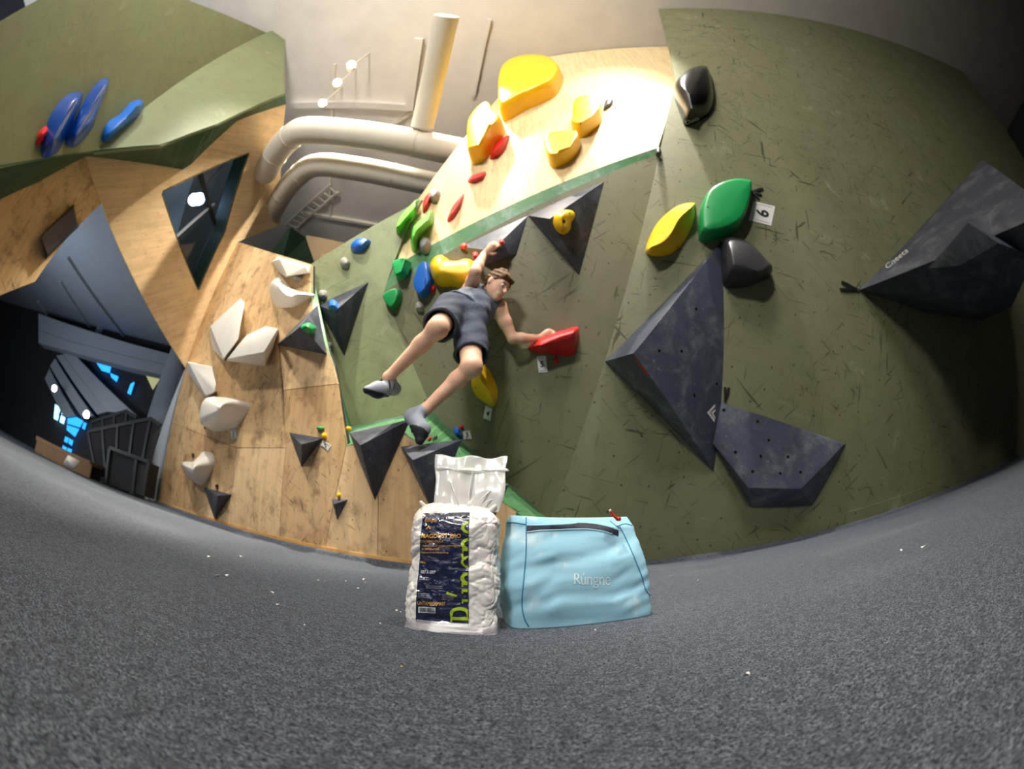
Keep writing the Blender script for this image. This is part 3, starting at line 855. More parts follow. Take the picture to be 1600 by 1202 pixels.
# ------------------------------------------------------------------ climbing volumes (plywood pyramids)
def volume(pl, L, lab, mat='volume_dark', group='dark pyramid volumes', bev=.006, name='climbing_volume'):
    o = hull(name, pl, L, mat, bev, 2); return tag(o, lab, 'volume', group)
v1 = volume(PW, [(433, 539, 0), (496, 477, 0), (511, 554, 0), (471, 509, .30)], 'black pyramid volume with a green hold near the big white leaves', 'volume_grey')
v2 = volume(PL, [(496, 477, 0), (576, 441, 0), (538, 557, 0), (523, 487, .30)], 'black pyramid volume with a small blue hold on light olive')
v3 = volume(PW, [(452, 676, 0), (505, 685, 0), (471, 730, 0), (471, 695, .16)], 'small black pyramid volume with a number card at its corner')
v4 = volume(PW, [(546, 677, 0), (642, 655, .0), (586, 782, 0), (563, 696, .26), (546, 677, .02)], 'large black pyramid volume under the climber\'s foot')
v5 = volume(PW, [(626, 698, 0), (722, 687, 0), (676, 800, 0), (645, 719, .24)], 'black pyramid volume behind the chalk bag', 'volume_grey')
v5b = volume(PW, [(722, 745, 0), (795, 757, 0), (768, 820, 0), (752, 770, .1)], 'black volume tip between chalk bag and green ledge')
v6 = volume(PW, [(318, 761, 0), (362, 773, 0), (336, 812, .018), (341, 775, .14)], 'small black pyramid volume low under the scooped white hold')
v7 = volume(PW, [(518, 780, 0), (543.5, 781, 0), (527, 813, 0), (522, 788, .08)], 'smallest black pyramid volume low on the plywood')
v8 = volume(PO, [(721, 386, 0), (825, 337, 0), (807, 398, 0), (757, 416, 0), (768, 392, .20)], 'grey volume under the lip held by the climber', 'volume_pale')
v9 = volume(PO, [(825, 337, 0), (944, 284, 0), (905, 430, 0), (859, 342, .32)], 'black pyramid volume under the lip with a yellow hold')
v10 = volume(PR, [(1126, 378, 0), (945, 565, 0), (1115, 738, 0), (1128, 560, 0), (990, 552, .48)], 'largest black pyramid volume in the middle of the olive wall', 'volume_grey')
v11 = volume(PR, [(1127, 629, 0.01), (1322, 694, 0.01), (1270, 790, 0), (1175, 794, 0), (1113, 695, 0), (1251, 764, .2), (1169, 762, .2), (1127, 629, .06), (1318, 695, .06), (1114, 693, .06)], 'speckled black wedge volume low on the olive wall', 'volume_grey')
v12 = volume(PR, [(1341, 454, 0), (1535, 500, 0), (1450, 490, 0), (1470, 320, 0), (1535, 250, 0.9), (1580, 480, 1.0), (1640, 330, 1.9)], 'huge black volume at the dark end of the olive wall', 'volume_dark')
P12 = [cast(v12, *q) for q in ((1450, 420), (1510, 350), (1540, 408), (1490, 440))]
hh = [p[0] for p in P12]
n12 = P12[0][1]
Q12 = Plane(hh[0], hh[0] + frame(n12)[0], hh[0] + frame(n12)[1])
v13 = volume(Q12, [(1448, 420, 0), (1512, 348, 0), (1600, 395, 0), (1500, 415, .12), (1560, 380, .16)], 'smaller black volume bolted on the huge volume', 'volume_grey', bev=.004)
v14 = hull('climbing_volume', PV, [(63, 369, 0), (115, 319, 0), (123, 355, 0), (72, 406, 0), (64, 371, .12), (115, 325, .12), (120, 350, .12), (75, 398, .12)], 'hold_charcoal', .006, 2)
tag(v14, 'dark block volume on the plywood facet by the opening', 'volume', 'dark pyramid volumes')
# red tape streak and white emblem on the largest volume
def decal(ob, L, mat, name, off=.0012):
    h = [cast(ob, x, y) for x, y in L]
    if any(x is None for x in h): print('decal miss', name, L); return None
    n = sum(x[1] for x in h); n /= np.linalg.norm(n)
    P = [x[0] + n * off for x in h]
    return mesh(name, *slab(P, n, off * 1.5), mat, ob)
decal(v10, [(989, 554), (993, 555), (1002, 573), (999, 572)], 'tape_red', 'tape_streak')
decal(v10, [(1000, 572), (1004, 572), (1014, 586), (1010, 586)], 'tape_red', 'tape_streak')
for L in ([(1105, 645), (1117, 632), (1117, 636), (1109, 645)], [(1105, 645), (1109, 645), (1117, 656), (1116, 660)], [(1111, 645), (1117.5, 640), (1117.5, 643), (1114, 646)], [(1111, 645), (1114, 646), (1117.5, 652), (1117, 655)]):
    decal(v10, L, 'paint_white', 'painted_emblem')
for q in ((1030, 548), (1065, 549), (1085, 618), (1120, 600), (1088, 483)): bolt(v10, *q, r=.011)
for q in ((1131, 641), (1184, 659), (1201, 688), (1149, 707), (1189, 713), (1231, 714), (1176, 737), (1219, 740), (1251, 738)): bolt(v11, *q, r=.012)
for q in ((930, 320), (915, 360), (895, 390)): bolt(v9, *q, r=.007)

# ------------------------------------------------------------------ moulded holds
def hold(pl, out, ridge, H, mat, lab, prof='dome', group=None, bolts=(), name='climbing_hold', **kw):
    o = loft(name, pl, out, ridge, H, mat, prof, **kw)
    tag(o, lab, 'hold', group)
    for b in bolts: bolt(o, *b, r=.0075)
    return o
def hhold(pl, L, mat, lab, bev=.02, group=None, bolts=(), segs=3):
    o = hull('climbing_hold', pl, L, mat, bev, segs, smooth=True); o.data.set_sharp_from_angle(angle=math.radians(50))
    tag(o, lab, 'hold', group)
    for b in bolts: bolt(o, *b, r=.0075)
    return o
def c2(L): return [(40 + x * .25, 400 + y * .25) for x, y in L]
GW = 'white holds on the plywood wall'
hhold(PW, [(424.5, 409.5, 0), (435, 401, .03), (484.4, 416, .02), (485, 427, 0), (447, 434, 0), (434, 424.5, 0), (437, 405, .2), (478, 417, .13), (481, 425, .1), (449, 431, .15)], 'hold_white', 'flat white hold at the top of the plywood wall', .02, GW)
hold(PW, [(421, 454), (423, 442), (434, 433.5), (441, 436), (448.5, 446), (465, 454), (491, 460), (485, 465), (460.5, 479), (433.5, 480.6), (426, 472)], [(436, 446), (446, 463), (480, 461)], .20, 'hold_white', 'white horn hold with a thin tip pointing to the olive face', 'soft', GW)
def hc(base_, top_, H): return [(x, y, 0) for x, y in c2(base_)] + [(x, y, H) for x, y in c2(top_)]
hhold(PW, hc([(1145, 480), (1170, 585), (1240, 657), (1330, 520), (1365, 330), (1340, 280), (1180, 440)], [(1155, 440), (1345, 264), (1370, 292), (1328, 520), (1238, 640)], .22), 'hold_white', 'upright big white leaf-shaped hold', .03, GW)
hhold(PW, hc([(1250, 657), (1500, 690), (1540, 600), (1580, 465), (1500, 450), (1385, 505)], [(1380, 497), (1500, 440), (1578, 455), (1490, 600), (1265, 642)], .30), 'hold_white', 'lying big white leaf-shaped hold with a long shadow', .03, GW)
hhold(PW, hc([(1012, 662), (1170, 690), (1192, 770), (1197, 845), (1130, 893), (1100, 860), (1015, 730)], [(1020, 668), (1110, 700), (1165, 700), (1190, 800), (1178, 850), (1125, 870)], .16), 'hold_white', 'white slanted hold touching the grey column edge', .03, GW)
hold(PW, c2([(1140, 1000), (1160, 930), (1210, 895), (1350, 905), (1405, 938), (1330, 1060), (1280, 1082), (1200, 1097), (1145, 1078)]), c2([(1215, 955), (1290, 950)]), .30, 'hold_white', 'rounded square white hold above a small number card', 'dome', GW)
c4 = lambda L: [(200 + x * .3, 580 + y * .3) for x, y in L]
hold(PW, c4([(278, 478), (345, 470), (375, 435), (395, 418), (432, 424), (448, 440), (450, 490), (405, 582), (365, 592), (310, 550)]), c4([(345, 510), (400, 500), (430, 450)]), .24, 'hold_white', 'scooped white hold lowest on the plywood wall', 'soft', GW)
def knob(pl, x, y, rx, ry, H, mat, lab, group=None, ang=0.0, name='climbing_hold', prof='dome', hole=False):
    rr = random.Random(int(x * 7 + y)); L = []
    for i in range(8):
        a = i * math.pi / 4; k = 1 + rr.uniform(-.13, .13)
        ex, ey = rx * math.cos(a) * k, ry * math.sin(a) * k
        L.append((x + ex * math.cos(ang) - ey * math.sin(ang), y + ex * math.sin(ang) + ey * math.cos(ang)))
    o = loft(name, pl, L, [(x - rx * .15, y - ry * .12), (x + rx * .15, y - ry * .05)], H, mat, prof, n=28, K=6)
    tag(o, lab, 'hold', group)
    if hole: bolt(o, x, y, .006)
    return o
GG = 'small grey knob holds'
knob(PW, 466, 436, 7, 5.5, .06, 'hold_grey', 'grey knob hold between the two upper white holds', GG)
knob(PL, 539.5, 411.5, 8, 9, .07, 'hold_grey', 'grey knob hold near the top of the light olive face', GG)
knob(PL, 505, 461.5, 7, 8, .07, 'hold_grey', 'grey knob hold above the pair of black pyramids', GG)
knob(PL, 514.5, 541, 7, 7, .06, 'hold_grey', 'grey knob hold at the foot of the pair of black pyramids', GG)
knob(PO, 657, 480, 7, 8, .07, 'hold_grey', 'grey knob hold under the big blue hold', GG)
knob(PP, 680, 308, 8, 11, .10, 'hold_grey', 'grey knob hold beside the upper red pinch', GG, .4)
knob(PP, 665.5, 384, 9, 13, .10, 'hold_grey', 'grey knob hold on the lip under the lime holds', GG, .3)
knob(PL, 563, 383.5, 16, 9.5, .09, 'hold_blue', 'blue hold at the top edge of the light olive face', None, -.35)
hb = cast(v2, 521, 478)
Q2 = Plane(hb[0], hb[0] + frame(hb[1])[0], hb[0] + frame(hb[1])[1])
knob(Q2, 521, 478, 8, 8, .05, 'hold_blue', 'small blue hold on the black pyramid')
hb = cast(v1, 480, 514)
Q1 = Plane(hb[0], hb[0] + frame(hb[1])[0], hb[0] + frame(hb[1])[1])
knob(Q1, 481, 514, 12, 7, .06, 'hold_green', 'small green hold on the black pyramid ridge', None, .6)
z2 = lambda L: [(590 + x * .183, 280 + y * .183) for x, y in L]
hold(PO, z2([(330, 930), (350, 850), (385, 770), (430, 732), (460, 760), (478, 850), (485, 910), (440, 980), (390, 1022), (350, 985)]), z2([(415, 800), (410, 920)]), .13, 'hold_blue', 'big blue hold beside the yellow bone-shaped hold', 'slab')
hold(PO, z2([(70, 1020), (120, 970), (195, 950), (215, 1000), (190, 1070), (145, 1118), (95, 1085)]), z2([(140, 1020), (150, 1050)]), .10, 'hold_green', 'green teardrop hold at the lower lip corner', 'slab')
QT = Plane(pi0, lipL, PP.on(652, 313))
hold(QT, z2([(160, 750), (210, 718), (285, 708), (280, 750), (250, 830), (195, 862), (175, 800)]), z2([(215, 760), (210, 800)]), .09, 'hold_green', 'green wedge hold on the lip corner', 'slab')
hold(PP, z2([(148, 400), (175, 340), (260, 250), (350, 165), (352, 230), (310, 350), (250, 400), (210, 490), (170, 510), (155, 460)]), z2([(180, 400), (260, 310), (325, 230)]), .20, 'hold_lime', 'lime green curved hold at the edge of the bright panel', 'soft')
hold(PP, z2([(280, 470), (300, 410), (340, 370), (400, 320), (455, 262), (478, 300), (470, 385), (420, 430), (370, 500), (350, 590), (318, 632), (290, 600)]), z2([(310, 540), (330, 440), (400, 385), (450, 330)]), .20, 'hold_lime', 'lime green curved hold nearer the grey lip knob', 'soft')
GR = 'red and coral pinches on the bright panel'
hold(PP, z2([(385, 225), (400, 165), (440, 115), (495, 72), (480, 110), (455, 190), (430, 250), (392, 296)]), z2([(415, 215), (445, 150)]), .07, 'hold_red', 'red pinch beside the upper grey knob', 'soft', GR, lift=0)
c6 = lambda L: [(600 + x * .25, 240 + y * .25) for x, y in L]
hold(PP, c6([(395, 410), (430, 330), (470, 280), (500, 250), (495, 290), (470, 345), (430, 410), (405, 430)]), c6([(430, 370), (470, 310)]), .06, 'hold_coral', 'slim coral pinch in the middle of the bright panel', 'soft', GR)
hold(PP, c6([(525, 165), (545, 140), (600, 120), (635, 115), (635, 140), (600, 170), (560, 182), (528, 182)]), c6([(560, 160), (610, 138)]), .06, 'hold_coral', 'coral hold below the tall yellow hold', 'soft', GR)
c7 = lambda L: [(700 + x * .3, 90 + y * .3) for x, y in L]
hold(PP, c7([(218, 528), (235, 470), (265, 430), (300, 410), (322, 405), (310, 440), (285, 495), (245, 525)]), c7([(245, 490), (290, 440)]), .1, 'hold_red', 'red pinch tucked behind the tall yellow hold', 'soft', GR)
GY = 'big yellow holds on the bright panel'
hold(PP, c7([(115, 470), (120, 400), (165, 325), (215, 288), (240, 300), (258, 335), (297, 370), (290, 410), (250, 450), (225, 500), (185, 540), (132, 560), (122, 520)]), c7([(160, 480), (195, 400), (225, 350)]), .24, 'hold_yellow', 'tall yellow hold at the left edge of the bright panel', 'slab', GY)
hold(PP, c7([(285, 330), (272, 240), (280, 100), (380, 40), (520, 40), (600, 100), (570, 190), (500, 235), (400, 280), (330, 320)]), c7([(370, 170), (470, 130)]), .26, 'hold_yellow', 'largest yellow hold at the top of the bright panel', 'slab', GY)
hold(PP, c7([(648, 405), (655, 360), (652, 300), (685, 258), (750, 252), (800, 275), (806, 310), (790, 350), (740, 395), (690, 422)]), c7([(715, 330), (745, 310)]), .20, 'hold_yellow', 'rounded yellow hold beside the small black hold', 'slab', GY, bolts=[c7([(690, 345)])[0]])
hold(PP, c7([(508, 490), (515, 450), (580, 438), (640, 435), (685, 440), (690, 470), (650, 530), (580, 572), (545, 576), (525, 550)]), c7([(570, 500), (630, 475)]), .18, 'hold_yellow', 'wedge yellow hold above the green lip', 'slab', GY, bolts=[c7([(545, 468)])[0]])
hold(PP, c7([(808, 278), (815, 240), (830, 220), (860, 218), (858, 245), (835, 262)]), c7([(835, 240)]), .05, 'hold_charcoal', 'small black hold on the bright panel', 'dome')
knob(PP, 1029, 238, 5, 8, .05, 'hold_charcoal', 'tiny black hold where the lip meets the olive wall')
# yellow bone-shaped hold under the lip
bone = hold(PO, c6([(300, 745), (305, 700), (335, 660), (375, 648), (405, 665), (425, 685), (480, 690), (530, 672), (575, 690), (590, 740), (575, 810), (530, 855), (480, 850), (430, 832), (370, 836), (325, 815)]), c6([(350, 730), (440, 745), (540, 745)]), .22, 'hold_yellow', 'yellow bone-shaped hold behind the climber\'s raised arm', 'dome')
knob(PO, 677, 452, 4.5, 7, .05, 'hold_red', 'tiny red hold between blue and yellow holds', None, .4)
# yellow hold with a hole on the lip pyramid
hb = cast(v9, 882, 348); Q9 = Plane(hb[0], hb[0] + frame(hb[1])[0], hb[0] + frame(hb[1])[1])
z9 = lambda L: [(840 + x * .0832, 300 + y * .0832) for x, y in L]
y9 = hold(Q9, z9([(290, 540), (320, 430), (420, 350), (540, 335), (640, 365), (675, 440), (655, 510), (600, 580), (585, 690), (530, 790), (440, 795), (360, 740), (305, 640)]), z9([(450, 480), (470, 620)]), .08, 'hold_yellow', 'yellow hold with a central bolt on the lip pyramid', 'dome')
bolt(y9, 881, 346, .014); bolt(y9, 890, 333, .008); bolt(y9, 879, 361, .006)
# yellow S-ridge leaf and green shield on the olive wall
cA = lambda L: [(920 + x * .25, 250 + y * .25) for x, y in L]
hold(PR, cA([(355, 555), (400, 440), (470, 350), (560, 285), (655, 268), (663, 300), (655, 380), (610, 490), (540, 570), (460, 602), (375, 595)]), cA([(375, 548), (460, 515), (520, 450), (560, 370), (645, 292)]), .22, 'hold_yellow', 'yellow leaf hold with a curved ridge beside the green shield', 'lin', bolts=[cA([(465, 455)])[0], cA([(553, 543)])[0]], sharp=38, n=64)
gs = hold(PR, cA([(683, 480), (685, 350), (715, 255), (800, 195), (900, 168), (990, 175), (1010, 200), (985, 330), (935, 440), (850, 490), (740, 515), (695, 510)]), cA([(790, 380), (880, 280)]), .20, 'hold_green', 'green shield-shaped hold with a number card', 'slab', bolts=[cA([(745, 295)])[0], cA([(905, 428)])[0]])
# black ball hold, glossy black hold
bb_ = hold(PR, cA([(822, 560), (835, 515), (880, 503), (970, 530), (1040, 590), (1090, 650), (1130, 690), (1125, 740), (1080, 760), (1000, 795), (900, 805), (840, 785), (825, 680)]), cA([(910, 650), (985, 660), (1060, 700)]), .26, 'hold_charcoal', 'charcoal rounded hold with a snout beside the largest volume', 'dome')
bolt(bb_, 1131, 408, .012); bolt(bb_, 1180, 423, .006)
cK = lambda L: [(1040 + x * .1, 100 + y * .1) for x, y in L]
gk = hold(PR, cK([(130, 520), (135, 380), (220, 250), (400, 120), (640, 90), (720, 250), (760, 560), (700, 770), (560, 880), (360, 970), (290, 960), (240, 830)]), cK([(380, 480), (430, 760)]), .26, 'hold_black', 'glossy black teardrop hold high on the olive wall', 'dome')
def casttext(ob, s, p0, p1, size, mat, name='printed_word'):
    v, f = textmesh(s, 1.0, .0); w = v[:, 0].max()
    d = np.subtract(p1, p0).astype(float); L = np.linalg.norm(d); d /= L; n_ = np.array([d[1], -d[0]])
    P = [cast(ob, *(np.array(p0) + d * (a / w * L) + n_ * b * size)) for a, b in v]
    if any(x is None for x in P): print('text miss', s); return
    mesh(name, [x[0] + x[1] * .0015 for x in P], f, mat, ob, fixn=False)
casttext(gk, 'Cheeta', (1072, 195), (1093, 187), 9, 'paint_white')
casttext(v12, 'Cheeta', (1386, 421), (1420, 393), 11, 'paint_white')
# red hold in the climber's hand, yellow hold 4
cR = lambda L: [(820 + x * .0832, 500 + y * .0832) for x, y in L]
rh = hold(PO, cR([(60, 520), (160, 400), (240, 300), (420, 260), (560, 220), (760, 185), (880, 140), (960, 130), (1020, 165), (1010, 380), (960, 590), (890, 670), (760, 690), (600, 660), (400, 640), (220, 630), (120, 590)]), cR([(300, 480), (640, 330), (900, 250)]), .20, 'hold_red', 'large red hold gripped by the climber\'s outstretched hand', 'soft')
c8 = lambda L: [(560 + x * .25, 400 + y * .25) for x, y in L]
y4 = hold(PO, c8([(705, 800), (720, 730), (765, 670), (800, 690), (850, 770), (872, 850), (865, 910), (840, 945), (790, 920), (735, 875)]), c8([(760, 770), (815, 850), (835, 905)]), .17, 'hold_yellow', 'yellow leaf hold behind the climber\'s knee', 'lin', sharp=38, bolts=[c8([(733, 823)])[0]])
# blue holds and a red one on the upper left overhang
c1 = lambda L: [(x * .3, 60 + y * .3) for x, y in L]
GB = 'glossy blue holds on the upper overhang'
hold(PG1, c1([(225, 620), (215, 560), (250, 430), (310, 330), (370, 283), (415, 278), (430, 300), (405, 380), (340, 525), (290, 600)]), c1([(280, 520), (330, 420), (385, 330)]), .16, 'hold_blue_deep', 'long glossy blue hold next to the red one', 'soft', GB)
hold(PG1, c1([(340, 525), (400, 400), (460, 290), (520, 220), (560, 208), (568, 240), (520, 360), (480, 470), (400, 562), (355, 565)]), c1([(395, 500), (460, 380), (535, 260)]), .16, 'hold_blue_deep', 'longest glossy blue hold, middle of three', 'soft', GB)
hold(PG1, c1([(527, 510), (560, 440), (630, 390), (680, 335), (730, 318), (748, 345), (725, 410), (660, 470), (580, 530), (540, 545)]), c1([(570, 490), (640, 430), (715, 350)]), .13, 'hold_blue', 'curved blue hold nearest the fold of the overhang', 'soft', GB)
hold(PG1, c1([(185, 540), (200, 490), (240, 455), (260, 470), (240, 520), (195, 560)]), c1([(220, 500)]), .08, 'hold_red', 'red hold at the edge of the upper overhang', 'soft')
# tiny foot chips
knob(PW, 501.5, 670, 5.5, 3.5, .04, 'hold_green', 'tiny green foot chip above the number card')
GC = 'tiny yellow foot chips'
knob(PW, 508, 681.5, 3.5, 4.5, .04, 'hold_yellow', 'tiny yellow chip at the corner of the small pyramid', GC)
knob(PW, 546, 670.5, 3.5, 4, .04, 'hold_yellow', 'tiny yellow chip on the green edge strip', GC)
knob(PW, 530, 774.5, 2.5, 4, .03, 'hold_yellow', 'tiny yellow chip on the smallest pyramid', GC)
PLG = Plane(PO.on(673, 640), PO.on(760, 724), PW.on(690, 714))
knob(PLG, 670.5, 687, 2.6, 3.4, .03, 'hold_coral', 'tiny coral knob on the green ledge')
knob(PLG, 677, 687, 1.6, 3.2, .03, 'hold_charcoal', 'tiny black peg on the green ledge beside the coral knob', 'black pegs on the green ledge')
knob(PLG, 680.5, 685, 1.4, 3.2, .03, 'hold_charcoal', 'tiny black peg on the green ledge, second from the coral knob', 'black pegs on the green ledge')
c5 = lambda L: [(620 + x * .1, 620 + y * .1) for x, y in L]
hold(PO, c5([(885, 590), (890, 500), (930, 472), (980, 500), (1010, 560), (1030, 620), (1000, 660), (920, 650)]), c5([(950, 560)]), .07, 'hold_blue', 'pale blue hold at the corner of the hidden pyramid', 'soft')
knob(PO, 721.5, 667.5, 3, 4, .04, 'hold_red', 'tiny red hold above a number card')
hb = cast(v8, 727, 385); 
if hb is not None:
    QV = Plane(hb[0], hb[0] + frame(hb[1])[0], hb[0] + frame(hb[1])[1])
else: QV = PO
GRr = 'small red holds on the grey lip volume'
knob(QV, 725.5, 385, 6, 4, .03, 'hold_coral', 'small red hold at the tip of the grey lip volume', GRr, -.5)
knob(QV, 743, 400, 4.5, 6, .03, 'hold_coral', 'small red hold under the climber\'s wrist', GRr, .5)
knob(QV, 784, 379, 4, 4, .03, 'hold_coral', 'small red hold at the climber\'s fingertips', GRr)
# red peg under the red hold
P5 = c = cR([(590, 660)])[0]
knob(PO, 868.5, 558, 1.8, 4, .03, 'hold_red', 'short red peg stem under the large red hold', None)
knob(PO, 868.8, 565, 4.2, 5, .035, 'hold_red', 'red forked peg under the large red hold', None)
# forked black start markers
def fork(pl, root, tips, lab, w=.016):
    o = empty('start_marker', pl.on(*root), lab, 'marker', 'black forked start markers')
    for t in tips:
        a, b = pl.on(*root, .006), pl.on(*t, .012)
        m_ = (a + b) / 2 + pl.n * .004
        mesh('prong', *joinvf(barv(a, m_, w, w * .6, pl.n), barv(m_, b, w * 1.3, w * .6, pl.n)), 'black_plastic', o)
    mesh('screw_head', *tube([pl.on(*root, .004), pl.on(*root, .02)], w * .6, 10), 'dark_metal', o)
fork(PR, (1174, 300), [(1192, 295), (1186, 311), (1190, 305)], 'black forked marker beside the green shield hold', .02)
fork(PR, (1341, 454), [(1315, 441), (1313, 453), (1322, 448)], 'black forked marker at the tip of the huge volume', .022)
fork(PR, (1133, 628), [(1133, 605), (1139, 606)], 'black forked marker at the top of the speckled wedge')
fork(PW, (323, 666), [(319, 663), (319, 668)], 'dark marker beside the rounded square white hold', .02)
fork(PW, (301, 714), [(301, 709), (302.5, 710)], 'dark marker above the scooped white hold', .02)
fork(PW, (339, 763), [(338, 758), (340, 758)], 'dark marker above the small low pyramid', .02)
# ------------------------------------------------------------------ number cards
def card(pl, Q, txt, lab, rot=0.0, size=.55, lines=True, h=.006):
    P = [pl.on(x, y, h) for x, y in Q]
    root = empty('number_card', sum(P) / 4, lab, 'card', 'number cards on the walls')
    mesh('card_sheet', *slab(P, pl.n, .004), 'card_white', root)
    v, f = textmesh(txt, 1.0, .03)
    v = v - (v.max(0) + v.min(0)) / 2
    ex = (P[1] - P[0] + P[2] - P[3]) / 2; ey = (P[0] - P[3] + P[1] - P[2]) / 2; c = sum(P) / 4
    s = size * min(np.linalg.norm(ex), np.linalg.norm(ey)) * 1.25
    a = ex / np.linalg.norm(ex); b = ey - a * (ey @ a); b /= np.linalg.norm(b)
    cr, sr = math.cos(rot), math.sin(rot)
    V = [c + pl.n * .0012 + a * s * (x * cr - y * sr) + b * s * (x * sr + y * cr) for x, y in v]
    mesh('digit', V, f, 'ink', root, fixn=False)
    if lines:
        for k in (.1, .9):
            p0 = P[0] * (1 - k) + P[3] * k; p1 = P[1] * (1 - k) + P[2] * k
            mesh('card_rule', *barv(p0 + (p1 - p0) * .12 + pl.n * .001, p0 + (p1 - p0) * .88 + pl.n * .001, .0015, .0035, pl.n), 'ink', root)
card(PR, cA([(1030, 258), (1165, 290), (1140, 412), (1000, 375)]), '6', 'card numbered 6 beside the green shield hold', math.pi / 2 + .0, .62)
card(PO, cR([(222, 685), (390, 675), (430, 980), (265, 992)]), '5', 'card numbered 5 under the large red hold', .0, .72)
card(PO, c8([(795, 935), (835, 955), (825, 1032), (780, 1015)]), '4', 'card numbered 4 under the yellow leaf hold', .0, .72)
card(PO, c5([(1030, 540), (1140, 530), (1172, 662), (1050, 668)]), '3', 'card numbered 3 beside the pale blue hold', .0, .7)
card(PW, [(440 + x * .15, 640 + y * .15) for x, y in [(430, 325), (515, 378), (480, 432), (402, 372)]], '2', 'card numbered 2 at the corner of the small pyramid', .9, .7)
card(PW, [(330 + x * .05, 640 + y * .05) for x, y in [(600, 650), (760, 620), (800, 890), (630, 940)]], '1', 'card numbered 1 under the rounded square white hold', 0, .7)
# ------------------------------------------------------------------ implicit surfaces (for the climber's one-piece body and clothes)
def sd_cap(P, a, b, ra, rb):
    a = np.asarray(a, np.float32); d = np.asarray(b, np.float32) - a
    t = np.clip((P - a) @ d / (d @ d + 1e-12), 0, 1)
    return np.linalg.norm(P - a - t[:, None] * d, axis=1) - (ra + (rb - ra) * t)
def sd_ell(P, c, A, r):
    q = (P - np.asarray(c, np.float32)) @ np.asarray(A, np.float32).T
    r = np.asarray(r, np.float32)
    k0 = np.linalg.norm(q / r, axis=1); k1 = np.linalg.norm(q / (r * r), axis=1) + 1e-9
    return k0 * (k0 - 1) / k1
def smin(a, b, k):
    h = np.maximum(k - np.abs(a - b), 0) / k
    return np.minimum(a, b) - h * h * k * 0.25
def smax(a, b, k): return -smin(-a, -b, k)
def isosurface(fn, lo, hi, h, B=12):
    """surface nets over a block-sparse grid"""
    lo = np.asarray(lo, float); n = np.ceil((np.asarray(hi) - lo) / h / B).astype(int)
    N = n * B + 1
    D = np.full(N, 1.0, np.float32)
    ii = np.stack(np.meshgrid(*[np.arange(k) for k in n], indexing='ij'), -1).reshape(-1, 3)
    cen = lo + (ii * B + B / 2) * h
    dc = fn(cen.astype(np.float32))
    R = B * h * math.sqrt(3) / 2 * 1.25 + 0.01
    near = np.abs(dc) < R
    for b in ii[~near & (dc < 0)]: D[b[0]*B:b[0]*B+B+1, b[1]*B:b[1]*B+B+1, b[2]*B:b[2]*B+B+1] = -1
    g = np.stack(np.meshgrid(*[np.arange(B + 1)] * 3, indexing='ij'), -1).reshape(-1, 3)
    nb = ii[near]
    for s in range(0, len(nb), 60):
        ch = nb[s:s + 60]
        pts = (lo + ((ch * B)[:, None, :] + g[None]) * h).reshape(-1, 3).astype(np.float32)
        d = fn(pts).reshape(len(ch), B + 1, B + 1, B + 1)
        for b, dd in zip(ch, d): D[b[0]*B:b[0]*B+B+1, b[1]*B:b[1]*B+B+1, b[2]*B:b[2]*B+B+1] = dd
    S_ = D < 0
    c8_ = [S_[i:N[0]-1+i, j:N[1]-1+j, k:N[2]-1+k] for i in (0, 1) for j in (0, 1) for k in (0, 1)]
    s = sum(c.astype(np.int8) for c in c8_)
    act = (s > 0) & (s < 8)
    cells = np.argwhere(act)
    idx = np.full(act.shape, -1, np.int64); idx[tuple(cells.T)] = np.arange(len(cells))
    acc = np.zeros((len(cells), 3)); cnt = np.zeros(len(cells))
    cor = [np.array(c) for c in [(i, j, k) for i in (0, 1) for j in (0, 1) for k in (0, 1)]]
    for ax in range(3):
        e = np.eye(3, dtype=int)[ax]
        for c in cor:
            if c[ax]: continue
            a = cells + c; b = a + e
            va = D[tuple(a.T)]; vb = D[tuple(b.T)]
            m_ = (va < 0) != (vb < 0)
            t = va / (va - vb + 1e-12)
            acc[m_] += (c + e * t[:, None])[m_]; cnt[m_] += 1
    V = lo + (cells + acc / np.maximum(cnt, 1)[:, None]) * h
    Fs = []
    for ax in range(3):
        e = np.eye(3, dtype=int)[ax]; u = np.eye(3, dtype=int)[(ax + 1) % 3]; w = np.eye(3, dtype=int)[(ax + 2) % 3]
        sl0 = [slice(1, N[i] - 1) for i in range(3)]; sl0[ax] = slice(0, N[ax] - 1)
        sl1 = list(sl0); sl1[ax] = slice(1, N[ax])
        a = S_[tuple(sl0)]; b = S_[tuple(sl1)]
        off = np.array([1, 1, 1]); off[ax] = 0
        for mask, flip in ((a & ~b, False), (~a & b, True)):
            p = np.argwhere(mask) + off
            q = [idx[tuple((p - u - w).T)], idx[tuple((p - w).T)], idx[tuple(p.T)], idx[tuple((p - u).T)]]
            q = np.stack(q, 1)
            q = q[(q >= 0).all(1)]
            Fs.append(q[:, ::-1] if flip else q)
    return V, np.vstack(Fs)
def isomesh(name, fn, lo, hi, h, mat, parent, smooth_it=2):
    V, Fq = isosurface(fn, lo, hi, h)
    # a little relaxing
    for _ in range(smooth_it):
        A = np.zeros_like(V); c = np.zeros(len(V))
        for i in range(4):
            a, b = Fq[:, i], Fq[:, (i + 1) % 4]
            np.add.at(A, a, V[b]); np.add.at(c, a, 1); np.add.at(A, b, V[a]); np.add.at(c, b, 1)
        V = V * .4 + (A / np.maximum(c, 1)[:, None]) * .6
    return mesh(name, V, Fq.tolist(), mat, parent, smooth=True, fixn=False)

